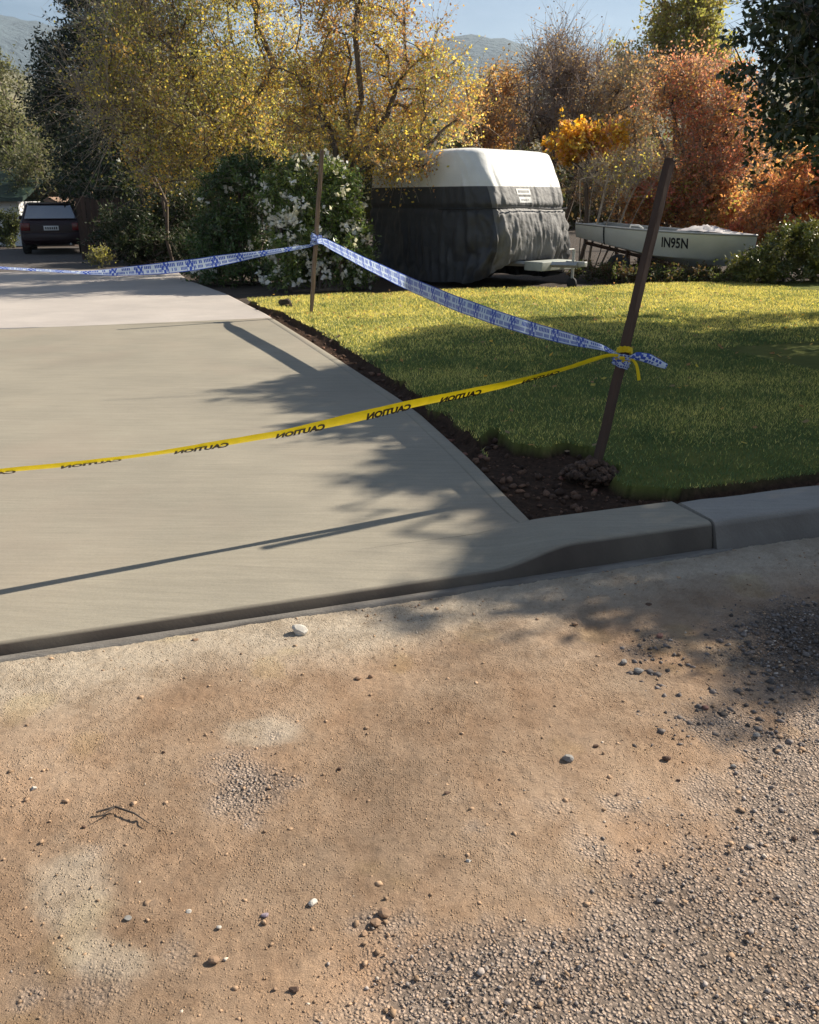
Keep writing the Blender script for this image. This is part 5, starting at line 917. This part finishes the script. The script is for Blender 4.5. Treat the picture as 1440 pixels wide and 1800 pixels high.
ax0 = k1 + hx * 0.95; ax0 = np.array([ax0[0], ax0[1], 0.07 + 0.26]); m = MB(); m.tube([ax0 + nn * 0.72, ax0 - nn * 0.72], 0.025, 8); m.tube([ax0 + nn * .4, ax0 + nn * .4 + [0, 0, .32]], 0.03, 4); m.tube([ax0 - nn * .4, ax0 - nn * .4 + [0, 0, .32]], 0.03, 4); m.obj('axle', M_rust, parent=tr)
for sg in (-1, 1):
    m = MB(); m.lathe(ax0 + nn * 0.74 * sg, nn * sg, [(-0.06, 0.13), (-0.06, 0.23), (-0.03, 0.26), (0.03, 0.26), (0.06, 0.23), (0.06, 0.13)], 22); wh = m.obj('wheel', M_tyre, parent=tr, smooth=True); m = MB(); m.lathe(ax0 + nn * 0.74 * sg, nn * sg, [(0.0, 0.135), (0.03, 0.135), (0.04, 0.05), (0.045, 0.01)], 18); m.obj('rim', M_rim, parent=wh)
jp = k2 + hx * 0.55 - [0, 0, .12]; m = MB(); m.tube([jp, [jp[0], jp[1], 0.07]], 0.025, 8); m.obj('prop_stand', M_rust, parent=tr)

# ------------------------------------------------------------------ parked car seen from behind
YC = 27.0; g0 = gpt(90, YC, 0.09); car = thing('parked_car', 'dark maroon hatchback parked tail-on in the shade', 'car', g0); yaw = R(10); cx_ = np.array([math.cos(yaw), -math.sin(yaw), 0]); cyv = np.array([math.sin(yaw) * -1, math.cos(yaw), 0]); cyv = np.array([-0.32, 0.947, 0]); cx_ = np.array([0.947, 0.32, 0])
def cw(P): P = np.atleast_2d(np.asarray(P, float)); return g0 + np.outer(P[:, 0], cx_) + np.outer(P[:, 1], cyv) + np.outer(P[:, 2], [0, 0, 1.0])
M_paint, n, b = newmat('maroon_paint'); b.inputs['Base Color'].default_value = (0.022, 0.009, 0.013, 1); b.inputs['Roughness'].default_value = 0.45; b.inputs['Coat Weight'].default_value = 0.15; b.inputs['Specular IOR Level'].default_value = 0.3; n.links.new(ramp(n, noise(n, coords(n), 3), [(0.3, (0.017, 0.008, 0.012)), (0.7, (0.028, 0.011, 0.015))]), b.inputs['Base Color'])
M_glass, n, b = newmat('car_glass'); b.inputs['Roughness'].default_value = 0.05; b.inputs['Metallic'].default_value = 0.0; b.inputs['Specular IOR Level'].default_value = 1.0; b.inputs['IOR'].default_value = 2.2; n.links.new(ramp(n, noise(n, coords(n), 2), [(0.3, (0.02, 0.03, 0.045)), (0.7, (0.03, 0.04, 0.06))]), b.inputs['Base Color'])
M_trim = pmat('black_trim', (0.02, 0.02, 0.02), rough=0.5); M_tail = pmat('tail_lamp', (0.16, 0.01, 0.012), rough=0.15)
sec = [(0.0, 0.74, 0.40, 0.86), (0.06, 0.86, 0.30, 0.97), (0.35, 0.91, 0.26, 1.0), (1.0, 0.92, 0.24, 1.0), (2.2, 0.92, 0.24, 0.98), (3.3, 0.91, 0.25, 0.95), (4.0, 0.87, 0.28, 0.84), (4.3, 0.74, 0.36, 0.72)]; Vb = []
for (yy, hw, zb, zt) in sec: Vb += [(-hw * .9, yy, zb), (-hw, yy, zb + .14), (-hw, yy, zt - .22), (-hw * .93, yy, zt), (hw * .93, yy, zt), (hw, yy, zt - .22), (hw, yy, zb + .14), (hw * .9, yy, zb)]
Fb_ = [[i * 8 + k, i * 8 + (k + 1) % 8, (i + 1) * 8 + (k + 1) % 8, (i + 1) * 8 + k] for i in range(len(sec) - 1) for k in range(8)] + [list(range(8))[::-1], [(len(sec) - 1) * 8 + k for k in range(8)]]
m = MB(); m.add(cw(Vb), Fb_); bo = m.obj('body', M_paint, parent=car, bevel=0.02)
gh = [(0.10, 0.80, 0.96), (0.42, 0.66, 1.42), (0.62, 0.64, 1.47), (1.7, 0.63, 1.49), (2.1, 0.64, 1.45), (2.9, 0.80, 0.96)]
Vg = []; 
for (yy, hw, zt) in gh: Vg += [(-0.84 if zt > 1 else -hw, yy if zt < 1 else yy, 0.95), (-hw, yy, zt), (hw, yy, zt), (0.84 if zt > 1 else hw, yy, 0.95)]
Fg = [[i * 4 + k, i * 4 + k + 1, (i + 1) * 4 + k + 1, (i + 1) * 4 + k] for i in range(len(gh) - 1) for k in range(3)]
m = MB(); m.add(cw(Vg), Fg + [[3, 2, 1, 0], [20, 21, 22, 23]]); m.obj('cabin', M_paint, parent=car, bevel=0.012)
m = MB(); m.add(cw([(-.72, .115, 1.02), (.72, .115, 1.02), (.60, .385, 1.395), (-.60, .385, 1.395)]) + 0 * 1, [[0, 1, 2, 3]]); rw = m.obj('rear_window', M_glass, parent=car)
rw.data.transform(Matrix.Translation(-Vector(cyv) * 0.03 + Vector((0, 0, 0.012))))
for sg in (-1, 1):
    m = MB(); m.add(cw([(sg * .838, .75, 1.02), (sg * .838, 2.35, 1.02), (sg * .672, 1.95, 1.40), (sg * .672, .78, 1.40)]) + np.outer([1] * 4, cx_ * sg * 0.03), [[0, 1, 2, 3]]); m.obj('side_window', M_glass, parent=car)
    m = MB(); m.box(cw([(sg * .72, .03, .80)])[0], (.26, .10, .22), np.stack([cx_, cyv, [0, 0, 1]], 1)); m.obj('tail_lamp', M_tail, parent=car, bevel=0.02)
    m = MB(); m.box(cw([(sg * .95, 2.1, 1.03)])[0], (.16, .10, .13), np.stack([cx_, cyv, [0, 0, 1]], 1)); m.obj('door_mirror', M_paint, parent=car, bevel=0.02)
    for yy in (0.8, 3.35):
        m = MB(); m.lathe(cw([(sg * .80, yy, .31)])[0], cx_ * sg, [(-.1, .2), (-.1, .29), (-.07, .315), (.09, .315), (.12, .29), (.12, .2)], 24); wh = m.obj('wheel', M_tyre, parent=car, smooth=True); m = MB(); m.lathe(cw([(sg * .80, yy, .31)])[0], cx_ * sg, [(.06, .205), (.105, .2), (.11, .06), (.115, .02)], 20); m.obj('rim', M_rim, parent=wh)
Mc = np.stack([cx_, cyv, [0, 0, 1]], 1)
m = MB(); m.box(cw([(0, -.01, .50)])[0], (1.62, .14, .24), Mc); m.obj('bumper', M_paint, parent=car, bevel=0.04)
m = MB(); m.box(cw([(0, -.012, .76)])[0], (.42, .02, .13), Mc); pl = m.obj('number_plate', M_lab, parent=car, bevel=0.004); m = MB()
for k in range(6): m.box(cw([(-.15 + .06 * k, -.026, .76)])[0], (.035, .006, .07), Mc)
m.obj('plate_marks', M_trim, parent=pl)
m = MB(); m.tube([cw([(.5, -.10, .30)])[0], cw([(.5, .2, .30)])[0]], 0.03, 10); m.obj('exhaust_tip', M_rim, parent=car)
m = MB(); m.box(cw([(0, .40, 1.44)])[0], (1.15, .14, .03), Mc); m.obj('roof_spoiler', M_paint, parent=car, bevel=0.01)

# ------------------------------------------------------------------ cottage wall, shed roof, paling fence far left
M_wall = pmat('white_weatherboard', (0.78, 0.79, 0.80), (0.70, 0.71, 0.72), 0.7, 2); M_green = pmat('green_eave', (0.03, 0.055, 0.045), (0.02, 0.04, 0.032), 0.5); M_tan = pmat('tan_roof_sheet', (0.34, 0.22, 0.15), (0.26, 0.165, 0.115), 0.6, 3)
hb = gpt(-10, 33.0, 0.05); ho = thing('cottage', 'white boarded cottage with a dark green eave beyond the car', 'cottage', hb); xr = ony(38, 400, 33)[0]; xl = xr - 7; z1 = ony(0, 354, 33)[2]; z0 = 0.05
nb = int((z1 - z0) / 0.15); 
for k in range(nb):
    m = MB(); zz = z0 + (k + 0.5) * (z1 - z0) / nb; m.add([(xl, 33 - .012, zz - .08), (xr, 33 - .012, zz - .08), (xr, 33.0, zz + .075), (xl, 33.0, zz + .075), (xl, 33.05, zz - .08), (xr, 33.05, zz - .08), (xr, 33.05, zz + .075), (xl, 33.05, zz + .075)], [[0, 1, 2, 3], [5, 4, 7, 6], [3, 2, 6, 7], [1, 0, 4, 5], [1, 5, 6, 2], [0, 3, 7, 4]]); m.obj('board', M_wall, parent=ho)
m = MB(); m.box(((xl + xr) / 2, 36, (z0 + z1) / 2), (xr - xl - .02, 5.8, z1 - z0)); m.obj('wall', M_wall, parent=ho)
m = MB(); m.add([(xl - .4, 32.5, z1 - .0), (xr + .4, 32.5, z1), (xr + .4, 36, z1 + 1.1), (xl - .4, 36, z1 + 1.1), (xl - .4, 32.5, z1 + .14), (xr + .4, 32.5, z1 + .14), (xr + .4, 36, z1 + 1.24), (xl - .4, 36, z1 + 1.24), (xr + .4, 39.5, z1), (xl - .4, 39.5, z1), (xr + .4, 39.5, z1 + .14), (xl - .4, 39.5, z1 + .14)], [[0, 1, 5, 4], [4, 5, 6, 7], [1, 2, 6, 5], [3, 0, 4, 7], [0, 3, 2, 1], [7, 6, 10, 11], [2, 8, 10, 6], [9, 3, 7, 11], [8, 9, 11, 10]]); m.obj('roof', M_green, parent=ho)
sb = gpt(92, 33, 0.0); sh = thing('garden_shed', 'small shed with a tan gabled roof just beyond the parked car', 'shed', sb); pk = ony(90, 346, 33)[2]; w2 = 0.85; m = MB(); m.box(sb + [0, 1.2, (pk - 0.5) / 2], (2 * w2 - .3, 2.2, pk - 0.5)); m.obj('wall', M_stake, parent=sh)
m = MB(); zq = pk - 0.5; m.add([sb + v_ for v_ in np.array([(-w2, 0, zq), (0, 0, pk - .06), (w2, 0, zq), (w2, 2.4, zq), (0, 2.4, pk - .06), (-w2, 2.4, zq), (-w2, 0, zq + .06), (0, 0, pk), (w2, 0, zq + .06), (w2, 2.4, zq + .06), (0, 2.4, pk), (-w2, 2.4, zq + .06)])], [[0, 6, 7, 1], [1, 7, 8, 2], [6, 11, 10, 7], [7, 10, 9, 8], [0, 5, 11, 6], [2, 8, 9, 3], [3, 9, 10, 4], [4, 10, 11, 5], [0, 1, 4, 5], [1, 2, 3, 4]]); m.obj('roof', M_tan, parent=sh)
m = MB(); m.add([sb + v_ for v_ in np.array([(-w2 + .1, -.01, zq), (0, -.01, pk - .07), (w2 - .1, -.01, zq)])], [[0, 1, 2]]); m.obj('gable', M_tan, parent=sh)
fb = gpt(200, 24.6, 0.06); fe = thing('paling_fence', 'dark brown timber paling fence in the shade behind the gravel track', 'fence', fb); r = np.random.default_rng(77)
for k in range(26):
    x = fb[0] - 0.9 + k * 0.135; hh = 1.62 + r.normal() * 0.02; m = MB(); m.box((x, 24.6 + r.normal() * .004, 0.06 + hh / 2), (0.122, 0.018, hh)); m.obj('paling', M_stake, parent=fe)
for z in (0.45, 1.35):
    m = MB(); m.box((fb[0] + .8, 24.645, z), (3.5, .04, .08)); m.obj('rail', M_stake, parent=fe)

# ------------------------------------------------------------------ haze
M_haze = bpy.data.materials.new('haze'); M_haze.use_nodes = True; n = M_haze.node_tree; n.nodes.clear(); o_ = n.nodes.new('ShaderNodeOutputMaterial'); pv = n.nodes.new('ShaderNodeVolumePrincipled'); pv.inputs['Color'].default_value = (0.74, 0.87, 1.0, 1); pv.inputs['Density'].default_value = 0.00013; pv.inputs['Anisotropy'].default_value = 0.25; n.links.new(pv.outputs['Volume'], o_.inputs['Volume'])
HX = 6100; m = MB(); m.box((0, 0, 270), (2 * HX, 2 * HX, 542.2)); hz = m.obj('haze', M_haze); tag(hz, 'thin pale morning haze in the air over the valley', 'haze', kind='stuff')
for o in bpy.data.objects:
    if '_loc' in o.keys(): del o['_loc']
